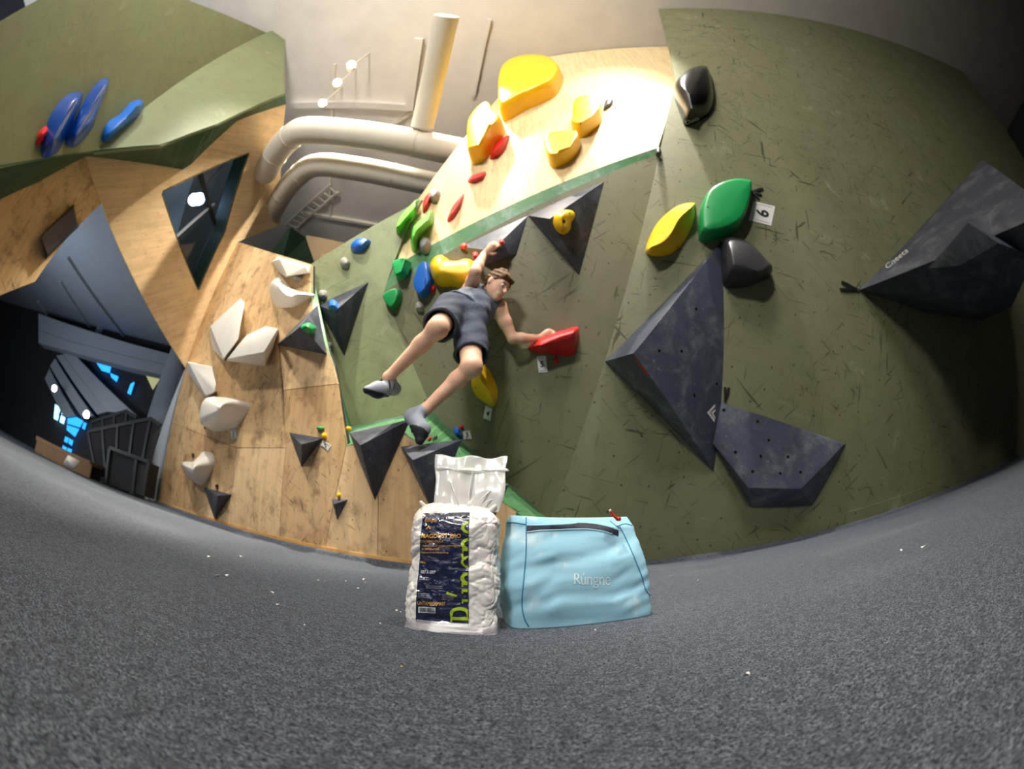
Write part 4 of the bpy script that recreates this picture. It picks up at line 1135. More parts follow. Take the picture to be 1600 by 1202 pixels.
# ------------------------------------------------------------------ the climber
q = NT('skin', (224, 180, 152), 0.55, 0.35); co = q.coord()
q.mix(q.ramp(q.noise(co, 14, 4), 0.4, 0.7, 0, 0.5), (208, 152, 126))
q.b.inputs['Subsurface Weight'].default_value = 0.08
simple('hair_brown', (104, 74, 50), 0.65, 0.3, 0.15, 40)
def cloth(name, rgb, amt=.3):
    q = NT(name, rgb, 0.85, 0.15); co = q.coord()
    q.mix(q.ramp(q.noise(co, 9, 5), 0.35, 0.7, 0, amt), tuple(int(c * .72) for c in rgb))
    q.mix(q.ramp(q.noise(co, 300, 2), 0.45, 0.6, 0, .2), tuple(min(255, int(c * 1.25)) for c in rgb))
    q.bump(q.noise(co, 26, 4, .6, .8), 0.5, 0.012)
    return q
cloth('shirt_grey', (104, 111, 124)); cloth('shorts_slate', (66, 72, 84))
chalky('shoe_grey', (150, 156, 168), 0.7, .5); simple('shoe_rubber', (40, 42, 48), 0.6, 0.3)
simple('eye_white', (225, 222, 215), 0.3, 0.5, 0); simple('iris_dark', (46, 34, 26), 0.3, 0.5, 0); simple('lip_pink', (176, 104, 92), 0.5, 0.3, 0)

J = lambda x, y, d: at(x, y, d).astype(np.float32)
hv = cast(v8, 768, 386); dv8 = np.linalg.norm(hv[0] - CAM)
hr = cast(rh, 862, 520); drh = np.linalg.norm(hr[0] - CAM)
shR, shL = J(735, 453, 2.86), J(778, 479, 2.74)
elR, wrR, knR = J(742, 425, dv8 - .34), J(756, 398, dv8 - .075), J(770, 385, dv8 - .06)
elL, wrL, knL = J(801, 529, drh - .15), J(842, 529, drh - .075), J(856, 520, drh - .06)
nk = J(764, 463, 2.78); hd = J(777, 446, 2.72)
hpR, hpL = J(704, 486, 2.50), J(732, 500, 2.50); pel = J(717, 494, 2.52)
chest = J(748, 474, 2.76); belly = J(733, 482, 2.62)
kR, aR = J(684, 513, 2.13), J(607, 590, 2.20)
kL, aL = J(737, 573, 2.13), J(665, 640, 2.10)
hlR, tR, bR = J(615, 607, 2.25), J(574, 609, 2.09), J(590, 609, 2.13)
hlL, tL, bL = J(644, 651, 2.09), J(656, 688, 1.99), J(659, 671, 2.02)
def unit(v): return v / np.linalg.norm(v)
tup = unit(chest - pel); tsd = shL - shR; tsd = unit(tsd - tup * (tsd @ tup)); tfw = np.cross(tsd, tup)
if tfw @ (CAM - chest) < 0: tfw = -tfw
TA = np.stack([tsd, tfw, tup])
er = ray(775, 447); ex_ = unit(np.cross(er, Uv)); ex_ = ex_ if ex_ @ CX > 0 else -ex_; ey_ = np.cross(ex_, er); ey_ = ey_ if ey_ @ CY > 0 else -ey_
hF = unit(.60 * ex_ - .24 * ey_ - .76 * er); hU = .30 * ex_ + .80 * ey_ + .42 * er; hU = unit(hU - hF * (hU @ hF)); hS = np.cross(hF, hU)
HA = np.stack([hS, hF, hU])
def H(s, f, u): return (hd + hS * s + hF * f + hU * u).astype(np.float32)
def hand_parts(W, K, N, thumb):
    D = unit(K - W); N = unit(N - D * (N @ D)); Sd = np.cross(D, N)
    out = [(W, K, .026, .030)]
    for i, (ln, o) in enumerate(((.9, -1.5), (1.05, -.5), (1.0, .5), (.8, 1.5))):
        b = K + Sd * o * .0185; out.append((W * .3 + K * .7 + Sd * o * .014, b, .014, .0105))
        c = b
        for L, ang, r in ((.040, .35, .0095), (.027, 1.0, .0085), (.020, 1.5, .0075)):
            e = c + (D * math.cos(ang) + N * math.sin(ang)) * L * ln; out.append((c, e, r, r * .92)); c = e
    a = W * .65 + K * .35 + Sd * thumb * .024
    b = a + (D * .55 + Sd * thumb * .75 + N * .2) * .034; c = b + (D * .85 + Sd * thumb * .1 + N * .5) * .028
    out += [(a, b, .013, .0105), (b, c, .0105, .0085)]
    return out
handR = hand_parts(wrR, knR, ray(771, 385) * .8 - CY * .5, -1)
handL = hand_parts(wrL, knL, ray(857, 521) * .7 - CY * .7, -1)
def back(k, a, d=.02):   # calf bulge away from the camera side
    m_ = k * .68 + a * .32; return m_ + unit(m_ - CAM) * d
def f_torso(P, g=0.0):
    d = sd_ell(P, chest, TA, (.155 + g, .10 + g, .165 + g))
    d = smin(d, sd_cap(P, belly, pel, .112 + g, .118 + g), .10)
    d = smin(d, sd_cap(P, hpR, hpL, .085 + g, .085 + g), .08)
    d = smin(d, sd_cap(P, shR, shL, .052 + g, .052 + g), .06)
    return d
def f_head(P):
    d = sd_ell(P, H(0, -.012, .022), HA, (.073, .094, .098))
    d = smin(d, sd_ell(P, H(0, .028, -.045), HA, (.056, .062, .066)), .04)
    d = smin(d, sd_cap(P, H(0, .072, -.092), H(0, .076, -.088), .020, .020), .035)
    d = smin(d, sd_cap(P, H(-.032, .078, .026), H(.032, .078, .026), .012, .012), .02)
    d = smin(d, sd_cap(P, H(0, .088, .012), H(0, .112, -.024), .008, .013), .014)
    d = smin(d, sd_cap(P, H(-.018, .085, -.058), H(.018, .085, -.058), .010, .010), .015)
    for s in (-1, 1):
        d = smax(d, -sd_ell(P, H(.031 * s, .098, .008), HA, (.015, .012, .010)), .010)
        d = smin(d, sd_ell(P, H(.076 * s, -.008, -.004), HA, (.010, .019, .032)), .008)
    return d
def f_body(P):
    d = f_torso(P)
    d = smin(d, sd_cap(P, nk, H(0, -.02, -.05), .056, .052), .04)
    d = smin(d, f_head(P), .02)
    for s, e, w in ((shR, elR, wrR), (shL, elL, wrL)):
        d = smin(d, sd_cap(P, s, s * .5 + e * .5, .056, .050), .05)
        d = smin(d, sd_cap(P, s * .5 + e * .5, e, .049, .038), .02)
        m_ = e * .7 + w * .3
        d = smin(d, sd_cap(P, e, m_, .038, .042), .02); d = smin(d, sd_cap(P, m_, w, .041, .027), .02)
    for L in (handR, handL):
        dh = None
        for a, b, ra, rb in L:
            x = sd_cap(P, a, b, ra, rb); dh = x if dh is None else smin(dh, x, .006)
        d = smin(d, dh, .012)
    for h_, k, a in ((hpR, kR, aR), (hpL, kL, aL)):
        d = smin(d, sd_cap(P, h_, k, .085, .062), .05)
        d = smin(d, sd_ell(P, k + unit(CAM - k) * .012, np.eye(3), (.056, .056, .056)), .02)
        d = smin(d, sd_cap(P, k, back(k, a), .050, .048), .03); d = smin(d, sd_cap(P, back(k, a), a, .048, .032), .03)
    for a, h_, b, t in ((aR, hlR, bR, tR), (aL, hlL, bL, tL)):
        d = smin(d, sd_cap(P, a, h_, .034, .030), .02); d = smin(d, sd_cap(P, h_, b, .030, .034), .02); d = smin(d, sd_cap(P, b, t, .032, .018), .02)
    return d
allj = np.array([shR, shL, elR, wrR, knR, elL, wrL, knL, hd, hpR, hpL, kR, aR, kL, aL, hlR, tR, hlL, tL])
person = empty('person', np.minimum(aR, aL) * [1, 1, 0] + [0, 0, float(min(tL[2], tR[2]))], 'climber in grey sleeveless top and dark shorts, hanging by one raised arm', 'person')
body = isomesh('body', f_body, allj.min(0) - .17, allj.max(0) + .17, .0052, 'skin', person, 2)
def wob(P, f, a, s=0.0): return a * (np.sin(P[:, 0] * f + s) * np.sin(P[:, 1] * f * .9 + 2 * s) + .7 * np.sin((P[:, 0] + P[:, 2]) * f * 1.7 + s) + .5 * np.sin((P[:, 2] - P[:, 0] * .6) * f * 2.9 + s * 3))
def f_shirt(P):
    d = f_torso(P, .018)
    d = smin(d, sd_cap(P, belly - tup * .02, pel + tup * .05, .138, .150), .06)
    d = d + wob(P, 21, .0050, 1.3)
    d = np.maximum(d, (P - (pel + tup * .03)) @ -tup)                       # hem
    d = np.maximum(d, .0 - (np.linalg.norm(P - (nk + tup * .035 + tfw * .03), axis=1) - .072))   # neckline
    for s, e, sg in ((shR, elR, -1), (shL, elL, 1)):
        d = np.maximum(d, (P - (s + tsd * sg * .022)) @ (tsd * sg).astype(np.float32))                # armholes
    return d
lo_, hi_ = np.minimum(np.minimum(shR, shL), pel) - .26, np.maximum(np.maximum(shR, shL), pel) + .26
isomesh('shirt', f_shirt, lo_, hi_, .006, 'shirt_grey', person, 2)
hemR, hemL = J(687, 508, 2.20), J(737, 556, 2.23)
def f_shorts(P):
    d = sd_cap(P, hpR, hpL, .120, .120)
    d = smin(d, sd_cap(P, pel, pel + tup * .10, .135, .130), .05)
    legs = [(hpR, hemR), (hpL, hemL)]
    for h_, e in legs: d = smin(d, sd_cap(P, h_, h_ + (e - h_) * 1.15, .112, .106), .035)
    d = d + wob(P, 19, .005, 2.4)
    for h_, e in legs:
        ax = unit(e - h_)
        inn = sd_cap(P, h_ + (e - h_) * .25, h_ + (e - h_) * 1.4, .075, .096)
        d = np.maximum(d, -inn)
        far_ = (P - e) @ ax
        nearleg = sd_cap(P, h_, h_ + (e - h_) * 1.3, .125, .125)
        d = np.where(nearleg < 0, np.maximum(d, far_), d)
    d = np.maximum(d, (P - (pel + tup * .12)) @ tup)
    return d
pts_ = np.array([hpR, hpL, pel, hemR, hemL])
isomesh('shorts', f_shorts, pts_.min(0) - .2, pts_.max(0) + .2, .006, 'shorts_slate', person, 2)
def f_hair(P):
    d = sd_ell(P, H(0, -.016, .026), HA, (.083, .104, .110))
    q_ = (P - hd) @ HA.T.astype(np.float32)
    d = d + .004 * np.sin(q_[:, 0] * 160 + q_[:, 1] * 50) * np.sin(q_[:, 1] * 120 + q_[:, 2] * 40) + .003 * np.sin(q_[:, 2] * 210 + q_[:, 0] * 90)
    cut = .012 + q_[:, 1] * .95 - q_[:, 2] * .98 - .0 + np.abs(q_[:, 0]) * .12      # face stays free
    cut = np.maximum(cut - .028, (-q_[:, 2] - .062))
    ear = .030 - np.sqrt((np.abs(q_[:, 0]) - .078) ** 2 + (q_[:, 1] + .006) ** 2 + (q_[:, 2] + .008) ** 2)
    d = np.maximum(d, cut); d = np.maximum(d, ear)
    fr = sd_cap(P, H(-.045, .062, .080), H(.045, .066, .078), .018, .020) + .004 * np.sin(q_[:, 0] * 190)
    return smin(d, fr, .02)
isomesh('hair', f_hair, hd - .16, hd + .16, .004, 'hair_brown', person, 1)
def ball(name, c, r, mat, parent, A=None, n=12):
    V = []; Fc = []
    A = np.eye(3) if A is None else A
    r = np.array(r if np.iterable(r) else (r, r, r), float)
    for i in range(n // 2 + 1):
        th = math.pi * i / (n // 2)
        for j in range(n):
            ph = 2 * math.pi * j / n
            V.append(np.asarray(c) + (np.array([math.sin(th) * math.cos(ph), math.sin(th) * math.sin(ph), math.cos(th)]) * r) @ A)
    for i in range(n // 2):
        for j in range(n): Fc.append([i * n + j, (i + 1) * n + j, (i + 1) * n + (j + 1) % n, i * n + (j + 1) % n])
    return mesh(name, V, Fc, mat, parent, smooth=True)
for s in (-1, 1):
    e = ball('eye', H(.031 * s, .081, .008), .0115, 'eye_white', person)
    ball('iris', H(.032 * s, .0895, .007), .0052, 'iris_dark', e)
    mesh('eyebrow', *tube([H(.016 * s, .094, .026), H(.033 * s, .091, .032), H(.050 * s, .078, .026)], [.003, .004, .002], 6), 'hair_brown', person, smooth=True)
ball('mouth', H(0, .091, -.058), (.020, .006, .0055), 'lip_pink', person, HA)
for nm, a, h_, b, t in (('R', aR, hlR, bR, tR), ('L', aL, hlL, bL, tL)):
    up = unit(a - (h_ + b) / 2)
    def f_shoe(P, g=0.0):
        d = sd_cap(P, h_, h_ * .5 + b * .5, .040 + g, .040 + g)
        d = smin(d, sd_cap(P, h_ * .5 + b * .5, b, .041 + g, .043 + g), .02)
        d = smin(d, sd_cap(P, b, t, .042 + g, .023 + g), .03)
        d = smin(d, sd_cap(P, h_, a + (h_ - a) * .25, .038 + g, .040 + g), .03)
        return np.maximum(d, (P - (a + up * .004)) @ up)
    bx = np.array([a, h_, b, t])
    so = isomesh('climbing_shoe', f_shoe, bx.min(0) - .07, bx.max(0) + .07, .005, 'shoe_grey', person, 1)
    solep = h_ * .3 + b * .7 - up * .027
    def f_sole(P): return np.maximum(f_shoe(P, .003), (P - solep) @ up)
    isomesh('rubber_sole', f_sole, bx.min(0) - .07, bx.max(0) + .07, .005, 'shoe_rubber', so, 1)
    ax = unit(t - h_); sd = np.cross(ax, up)
    for k, rr in ((.25, .049), (.42, .049)):
        c = h_ + (t - h_) * k + up * .012
        L = [c + (sd * math.cos(q_) + up * math.sin(q_)) * rr for q_ in np.linspace(0, 2 * math.pi, 24)]
        mesh('strap', *tube(L, .006, 6), 'shoe_rubber', so, smooth=True)
    pl_ = a - ax * .04
    mesh('pull_loop', *tube([pl_ - up * .01, pl_ - ax * .012 + up * .02, pl_ - ax * .004 + up * .035, pl_ + up * .01], .004, 6), 'shoe_rubber', so, smooth=True)
# ------------------------------------------------------------------ crumpled bag of chalk in front
q = NT('chalk_white', (236, 233, 228), 0.38, 0.5); co = q.coord()
q.mix(q.ramp(q.noise(co, 60, 5), .4, .75, 0, .35), (205, 202, 200))
q.b.inputs['Coat Weight'].default_value = .9; q.b.inputs['Coat Roughness'].default_value = .10
q.b.inputs['Subsurface Weight'].default_value = .15; q.b.inputs['Subsurface Scale'].default_value = .01
q.bump(q.noise(co, 170, 4, .6, .6), .35, .002)
q = NT('clear_film', (240, 240, 236), 0.16, 0.6); q.b.inputs['Alpha'].default_value = .66
q.b.inputs['Coat Weight'].default_value = .6
q = NT('clear_film_hem', (205, 200, 206), 0.14, 0.6); q.b.inputs['Alpha'].default_value = .32
q = NT('label_navy', (20, 30, 66), 0.22, 0.5); q.b.inputs['Coat Weight'].default_value = 1.0; q.b.inputs['Coat Roughness'].default_value = .08
co = q.coord(); q.bump(q.noise(co, 75, 4, .6, 1.4), .8, .006)
simple('print_amber', (226, 164, 40), .4, .4, 0); simple('print_white', (222, 226, 230), .4, .4, 0); simple('print_lime', (164, 190, 48), .35, .45, 0)
bl_, br_ = FLOOR.on(630, 981), FLOOR.on(779, 993)
bx_ = unit(br_ - bl_); by_ = np.array([-bx_[1], bx_[0], 0.0]); bw_ = np.linalg.norm(br_ - bl_); bd_ = .076; bh_ = .205
bc_ = (bl_ + br_) / 2 + by_ * bd_ / 2
def Bw(x, y, z): return bc_ + bx_ * x + by_ * y + V3(0, 0, z)
BF = Plane(bl_, br_, bl_ + V3(0, 0, 1))                    # plane of the bag's front
def crump(p):
    v = Vector(p)
    v = v + Vector((noise.noise(v * 31), noise.noise(v * 29 + Vector((7, 0, 0))), noise.noise(v * 33 + Vector((0, 5, 0))))) * .016
    d, pts = noise.voronoi(v * 36)
    cre = math.exp(-(d[1] - d[0]) * 6.0)
    d2, _ = noise.voronoi(v * 88 + Vector((3, 1, 7)))
    return .0060 * noise.noise(v * 17) + .0024 * noise.noise(v * 60) - .0026 * cre - .0016 * math.exp(-(d2[1] - d2[0]) * 5)
bag = empty('chalk_bag', Bw(0, 0, 0), 'crumpled clear bag of white climbing chalk with a navy label', 'chalk bag')
NU, NVv = 190, 130
V = []; Fc = []
for j in range(NVv + 1):
    t = j / NVv
    z = bh_ * t
    sh_ = 1 - max(0, (t - .86) / .14) ** 2 * .42
    shd = 1 - max(0, (t - .80) / .20) ** 2 * .80
    bt = 1 - max(0, (.06 - t) / .06) ** 2 * .10
    for i in range(NU):
        a = 2 * math.pi * i / NU; ca, sa = math.cos(a), math.sin(a)
        e = .42
        x = math.copysign(abs(ca) ** e, ca) * bw_ / 2 * sh_ * bt * (1 + .03 * math.sin(t * 7))
        y = math.copysign(abs(sa) ** e, sa) * bd_ / 2 * shd * bt
        n = unit(np.array([ca * bd_, sa * bw_, .12 if t > .85 else 0]))
        p = np.array([x, y, z]); k = crump(p) * min(1, .35 + t * 8)
        V.append(Bw(*(p + n * k)))
for j in range(NVv):
    for i in range(NU): Fc.append([j * NU + i, j * NU + (i + 1) % NU, (j + 1) * NU + (i + 1) % NU, (j + 1) * NU + i])
Fc.append(list(range(NU - 1, -1, -1))); Fc.append(list(range(NVv * NU, (NVv + 1) * NU)))
bb = mesh('bag_body', V, Fc, 'chalk_white', bag, smooth=True, sharp=55)
_bt = BVHTree.FromPolygons([v.co for v in bb.data.vertices], [p.vertices[:] for p in bb.data.polygons])
_bo = org(bb)
def bagfront(x, z, off):
    o = Bw(x, -.2, z) - _bo
    loc, nrm, i, d = _bt.ray_cast(Vector(o), Vector(by_))
    if loc is None: return None
    return np.array(loc) + _bo - by_ * off
def bagxy(px, py):
    p = BF.on(px, py) - bc_; return p @ bx_, p[2]
TL, TR, BR_, BL = [bagxy(*q) for q in ((660, 801), (733, 799), (732, 977), (649, 973))]
def lab(u, v):
    t = np.array(TL) * (1 - u) + np.array(TR) * u; b = np.array(BL) * (1 - u) + np.array(BR_) * u
    return t * (1 - v) + b * v
def frontgrid(u0, u1, v0, v1, nu, nv, off):
    # smoothed so that the film bridges the finest creases
    G = np.zeros((nv + 1, nu + 1, 3))
    for j in range(nv + 1):
        for i in range(nu + 1):
            x, z = lab(u0 + (u1 - u0) * i / nu, v0 + (v1 - v0) * j / nv)
            p = bagfront(x, min(max(z, .004), bh_ * .985), 0)
            G[j, i] = p if p is not None else Bw(x, -bd_ / 2, z)
    return G
NL, ML = 46, 88
LG = frontgrid(0, 1, 0, 1, NL, ML, 0)
D_ = (LG - bc_) @ by_
Dm = D_.copy()
for _ in range(1):
    Q_ = np.pad(Dm, 1, mode='edge'); nb_ = (Q_[:-2, 1:-1] + Q_[2:, 1:-1] + Q_[1:-1, :-2] + Q_[1:-1, 2:]) / 4
    Dm = np.minimum(nb_, D_)
LG = LG + by_ * (Dm - D_ - .0014)[..., None]
def labpt(u, v, off=0.0):
    a = min(max(u, 0), 1) * NL; b = min(max(v, 0), 1) * ML; i = min(int(a), NL - 1); j = min(int(b), ML - 1); a -= i; b -= j
    p = (LG[j, i] * (1 - a) + LG[j, i + 1] * a) * (1 - b) + (LG[j + 1, i] * (1 - a) + LG[j + 1, i + 1] * a) * b
    return p - by_ * off
lv = [p for row in LG for p in row]; lf = [[j * (NL + 1) + i, (j + 1) * (NL + 1) + i, (j + 1) * (NL + 1) + i + 1, j * (NL + 1) + i + 1] for j in range(ML) for i in range(NL)]
lbl = mesh('label', lv, lf, 'label_navy', bag, smooth=True, fixn=False)
lw_ = np.linalg.norm(np.array(TR) - np.array(TL)); lh_ = abs(TL[1] - BL[1])
def subdiv(v, f, mx):
    """cut a flat mesh into small faces so that it can follow the crumpled film"""
    bm = bmesh.new(); vs = [bm.verts.new((p[0], p[1], 0)) for p in v]
    for g in f:
        try: bm.faces.new([vs[i] for i in g])
        except ValueError: pass
    for ax in (0, 1):
        lo = v[:, ax].min(); hi = v[:, ax].max(); k = int((hi - lo) / mx)
        for s in range(1, min(k + 1, 60)):
            n = [0, 0, 0]; n[ax] = 1; c = [0, 0, 0]; c[ax] = lo + s * mx
            bmesh.ops.bisect_plane(bm, geom=bm.verts[:] + bm.edges[:] + bm.faces[:], plane_co=c, plane_no=n)
    bm.verts.index_update()
    out = np.array([x.co[:2] for x in bm.verts]); ff = [[x.index for x in g.verts] for g in bm.faces]; bm.free()
    return out, ff
def printed(name, v, f, mat, off=.0007, clip=None):
    v, f = subdiv(np.asarray(v), f, .03)
    if clip is not None:
        keep = [g for g in f if v[g][:, 0].mean() < clip]; f = keep
        v = np.clip(v, [-9, 0], [clip, 1])
        used = sorted({i for g in f for i in g}); rem = {a: b for b, a in enumerate(used)}; v = v[used]; f = [[rem[i] for i in g] for g in f]
    return mesh(name, [labpt(a, b, off) for a, b in v], f, mat, lbl, fixn=False)
def print_text(s, u0, v0, u1, v1, mat, name='printed_line', bold=.0, shear=0.0):
    v, f = textmesh(s, 1.0, bold, shear)
    mn, mx = v.min(0), v.max(0)
    w = (v - mn) / (mx - mn)
    return printed(name, np.stack([u0 + w[:, 0] * (u1 - u0), v1 - w[:, 1] * (v1 - v0)], 1), f, mat)
# serif wordmark drawn as pen strokes
def stroke(pts, w0, w1=None, n=14):
    w1 = w0 if w1 is None else w1
    P = crom(np.array(pts, float), n, False) if len(pts) > 2 else np.array([np.array(pts[0]) * (1 - t) + np.array(pts[1]) * t for t in np.linspace(0, 1, 3)])
    T = np.gradient(P, axis=0); T /= np.linalg.norm(T, axis=1)[:, None] + 1e-9; Nn = np.stack([-T[:, 1], T[:, 0]], 1)
    k = len(P); w = w0 + (w1 - w0) * np.sin(np.linspace(0, math.pi, k))
    return np.vstack([P + Nn * w[:, None] / 2, P - Nn * w[:, None] / 2]), [[i, i + 1, k + i + 1, k + i] for i in range(k - 1)]
GLY = {
 'R': (1.15, [([(.25, 0), (.25, 1.45)], .2), ([(.02, .03), (.5, .03)], .06), ([(.02, 1.42), (.5, 1.42)], .06), ([(.3, 1.42), (.7, 1.38), (.86, 1.08), (.7, .78), (.3, .74)], .07, .2), ([(.5, .74), (.75, .45), (1.12, .03)], .18), ([(.95, .03), (1.22, .03)], .06)]),
 'u': (1.0, [([(.2, 1.0), (.2, .35), (.34, .06), (.6, .08), (.8, .3)], .16), ([(.8, 1.0), (.8, 0)], .17), ([(.02, .97), (.2, .97)], .06), ([(.62, .97), (.8, .97)], .06), ([(.8, .03), (1.0, .03)], .06), ([(.46, 1.2), (.66, 1.62)], .13)]),
 'n': (1.02, [([(.2, 0), (.2, 1.0)], .17), ([(.2, .72), (.42, .96), (.68, .93), (.8, .66), (.8, 0)], .16), ([(.02, .03), (.38, .03)], .06), ([(.62, .03), (.98, .03)], .06), ([(.02, .97), (.2, .97)], .06)]),
 'g': (.98, [([(.45, 1.0), (.2, .88), (.14, .62), (.26, .38), (.48, .32), (.7, .42), (.78, .66), (.68, .9), (.45, 1.0)], .1, .14), ([(.6, .95), (.95, 1.0)], .1), ([(.3, .36), (.2, .2), (.34, .08), (.75, .02), (.88, -.2), (.66, -.42), (.3, -.42), (.1, -.24), (.26, -.02)], .1, .14)]),
 'e': (.88, [([(.16, .58), (.5, .58), (.8, .6), (.7, .9), (.46, 1.0), (.22, .86), (.13, .52), (.24, .14), (.5, .02), (.82, .2)], .1, .15)]),
}
def wordmark(s='Rungne'):
    V = []; Fc = []; x = 0
    for ch in s:
        adv, st = GLY[ch]
        for q in st:
            v, f = stroke(*q); b = sum(len(a) for a in V); V.append(v + [x, 0]); Fc += [[i + b for i in g] for g in f]
        x += adv
    return np.vstack(V), Fc, x
wv_, wf_, wx_ = wordmark()
printed('printed_wordmark', np.stack([.055 + wv_[:, 0] / wx_ * .26, .086 - wv_[:, 1] * .022], 1), wf_, 'print_amber')
tri = np.array([(.10, .150), (.155, .118), (.21, .150), (.185, .150), (.155, .132), (.125, .150)])
printed('printed_mountain', tri, [[0, 1, 4, 5], [1, 2, 3, 4]], 'print_amber')
print_text('MAGDUST PRO', .02, .195, .84, .232, 'print_amber', bold=.02)
print_text('CLIMBING CHALK', .02, .250, .50, .272, 'print_amber')
print_text('Optimal mix of texture and longevity', .05, .292, .84, .312, 'print_amber')
print_text('in 100% chalk', .05, .318, .42, .336, 'print_amber')
print_text('Magnesium based climbing', .03, .352, .60, .370, 'print_amber')
print_text('300g', .02, .440, .14, .462, 'print_amber', bold=.015)
print_text('GET A GRIP', .05, .520, .36, .548, 'print_white', bold=.015, shear=.2)
for k in range(2): print_text('keep dry and closed after use', .03, .580 + k * .016, .22, .590 + k * .016, 'print_white', 'small_print')
for k in range(2): print_text('store in a cool and dry place', .18, .655 + k * .016, .50, .664 + k * .016, 'print_white', 'small_print')
for k in range(3): print_text('keep away from children', .03, .727 + k * .014, .26, .735 + k * .014, 'print_white', 'small_print')
for k in range(4): print_text('made for rock and plastic', .50, .727 + k * .014, .72, .735 + k * .014, 'print_white', 'small_print')
print_text('UNTAMEDSPIRIT', .03, .800, .56, .832, 'print_amber')
def rect(u0, v0, u1, v1): return np.array([(u0, v0), (u1, v0), (u1, v1), (u0, v1)]), [[0, 1, 2, 3]]
v, f = rect(.05, .850, .38, .905); printed('barcode_panel', v, f, 'print_white', .0006)
rb_ = random.Random(5); x = .075; BV = []; BFc = []
while x < .355:
    w = rb_.choice((.006, .009, .014)); v, f = rect(x, .856, x + w, .896); b = len(BV) * 4; BV.append(v); BFc += [[i + b for i in f[0]]]; x += w + rb_.choice((.006, .010))
printed('barcode_bars', np.vstack(BV), BFc, 'ink', .0010)
# tall lime wordmark running up the label's right edge and cut off by it
sc = .905 / wx_
lv2 = np.stack([1.337 - wv_[:, 1] * .467, .985 - wv_[:, 0] * sc], 1)
printed('printed_wordmark', lv2, wf_, 'print_lime', .0008, clip=.995)
# clear film: top flap and the hem below
def film(name, c0, c1, nx, nz, mat, amp, lean=0.0, seed=0):
    """sheet from row c0 (bottom ends) to row c1 (top ends), in bag coordinates"""
    Vv = []; n = nx + 1
    for j in range(nz + 1):
        t = j / nz
        for i in range(nx + 1):
            s = i / nx
            p = (np.array(c0[0]) * (1 - s) + np.array(c0[1]) * s) * (1 - t) + (np.array(c1[0]) * (1 - s) + np.array(c1[1]) * s) * t
            w = amp * (noise.noise(Vector((p[0] * 26 + seed, p[2] * 20, 2))) + .5 * noise.noise(Vector((p[0] * 70, p[2] * 36 + seed, 5)))) + amp * .7 * math.sin(s * 9 + t * 2 + seed) * (1 - t * .5)
            Vv.append(Bw(p[0] + (.004 * math.sin(t * 5) if i in (0, nx) else 0), p[1] + w + lean * t * t, p[2] + (.0022 * math.sin(s * 14 + seed) if j == nz else 0)))
    Ff = [[j * n + i, j * n + i + 1, (j + 1) * n + i + 1, (j + 1) * n + i] for j in range(nz) for i in range(nx)]
    o = mesh(name, Vv, Ff, mat, bag, smooth=True, fixn=False)
    sm = o.modifiers.new('thickness', 'SOLIDIFY'); sm.thickness = .0006
    return o
fb0, fb1 = bagxy(670, 778), bagxy(779, 780); ft0, ft1 = bagxy(675, 703), bagxy(794, 706)
film('film_flap', [(fb0[0], -.004, bh_ - .012), (fb1[0], -.004, bh_ - .012)], [(ft0[0] * 1.03, .012, ft0[1] * 1.02), (ft1[0] * 1.03, .012, ft1[1] * 1.02)], 60, 46, 'clear_film', .0045, .008, 1)
film('film_flap_seal', [(ft0[0] * .99, .008, ft0[1] - .022), (ft1[0] * 1.0, .008, ft1[1] - .022)], [(ft0[0] * 1.0, .009, ft0[1] - .018), (ft1[0] * 1.02, .009, ft1[1] - .018)], 40, 2, 'clear_film', .0035, .0, 1)
for k, (x0, z0, x1, z1) in enumerate(((-.010, .0, -.034, .05), (.016, .0, .05, .035), (.004, .0, .008, .06), (.024, .0, .055, .015))):
    L = [Bw(fb0[0] * .5 + fb1[0] * .5 + x0 + (x1 - x0) * t, -.010 + .016 * t, bh_ - .004 + z0 + (z1 - z0) * t + .004 * math.sin(t * 3)) for t in np.linspace(0, 1, 9)]
    mesh('film_fold', *tube(L, [.0012 * math.sin(math.pi * (t * .9 + .05)) + .0003 for t in np.linspace(0, 1, 9)], 6), 'clear_film', bag, smooth=True)
# hem of flat film round the foot of the bag
HV = []; HF_ = []; n = 120
for j in range(5):
    t = j / 4
    for i in range(n):
        a = 2 * math.pi * i / n; ca, sa = math.cos(a), math.sin(a)
        g = 1 + .10 * t * (1 + .5 * math.sin(a * 5))
        x = math.copysign(abs(ca) ** .42, ca) * bw_ / 2 * (1 + .03 * t + .02 * t * math.sin(a * 7)); y = math.copysign(abs(sa) ** .42, sa) * (bd_ / 2 * (1 + .28 * t))
        HV.append(Bw(x, y, max(.0012, .016 * (1 - t) + .0022 * math.sin(a * 11 + t * 2) * t)))
for j in range(4):
    for i in range(n): HF_.append([j * n + i, j * n + (i + 1) % n, (j + 1) * n + (i + 1) % n, (j + 1) * n + i])
mesh('film_hem', HV, HF_, 'clear_film_hem', bag, smooth=True, fixn=False)
for s in (-1, 1):   # sealed film corners poking up at the shoulders
    L = [Bw(s * bw_ * .34, 0, bh_ * .93), Bw(s * bw_ * .42, -.006, bh_ * .985), Bw(s * bw_ * .435, -.004, bh_ * 1.0)]
    mesh('film_corner', *tube(crom(L, 8, False), [.005, .005, .004, .0035, .003, .0025, .0015, .0008], 9), 'chalk_white', bag, smooth=True)

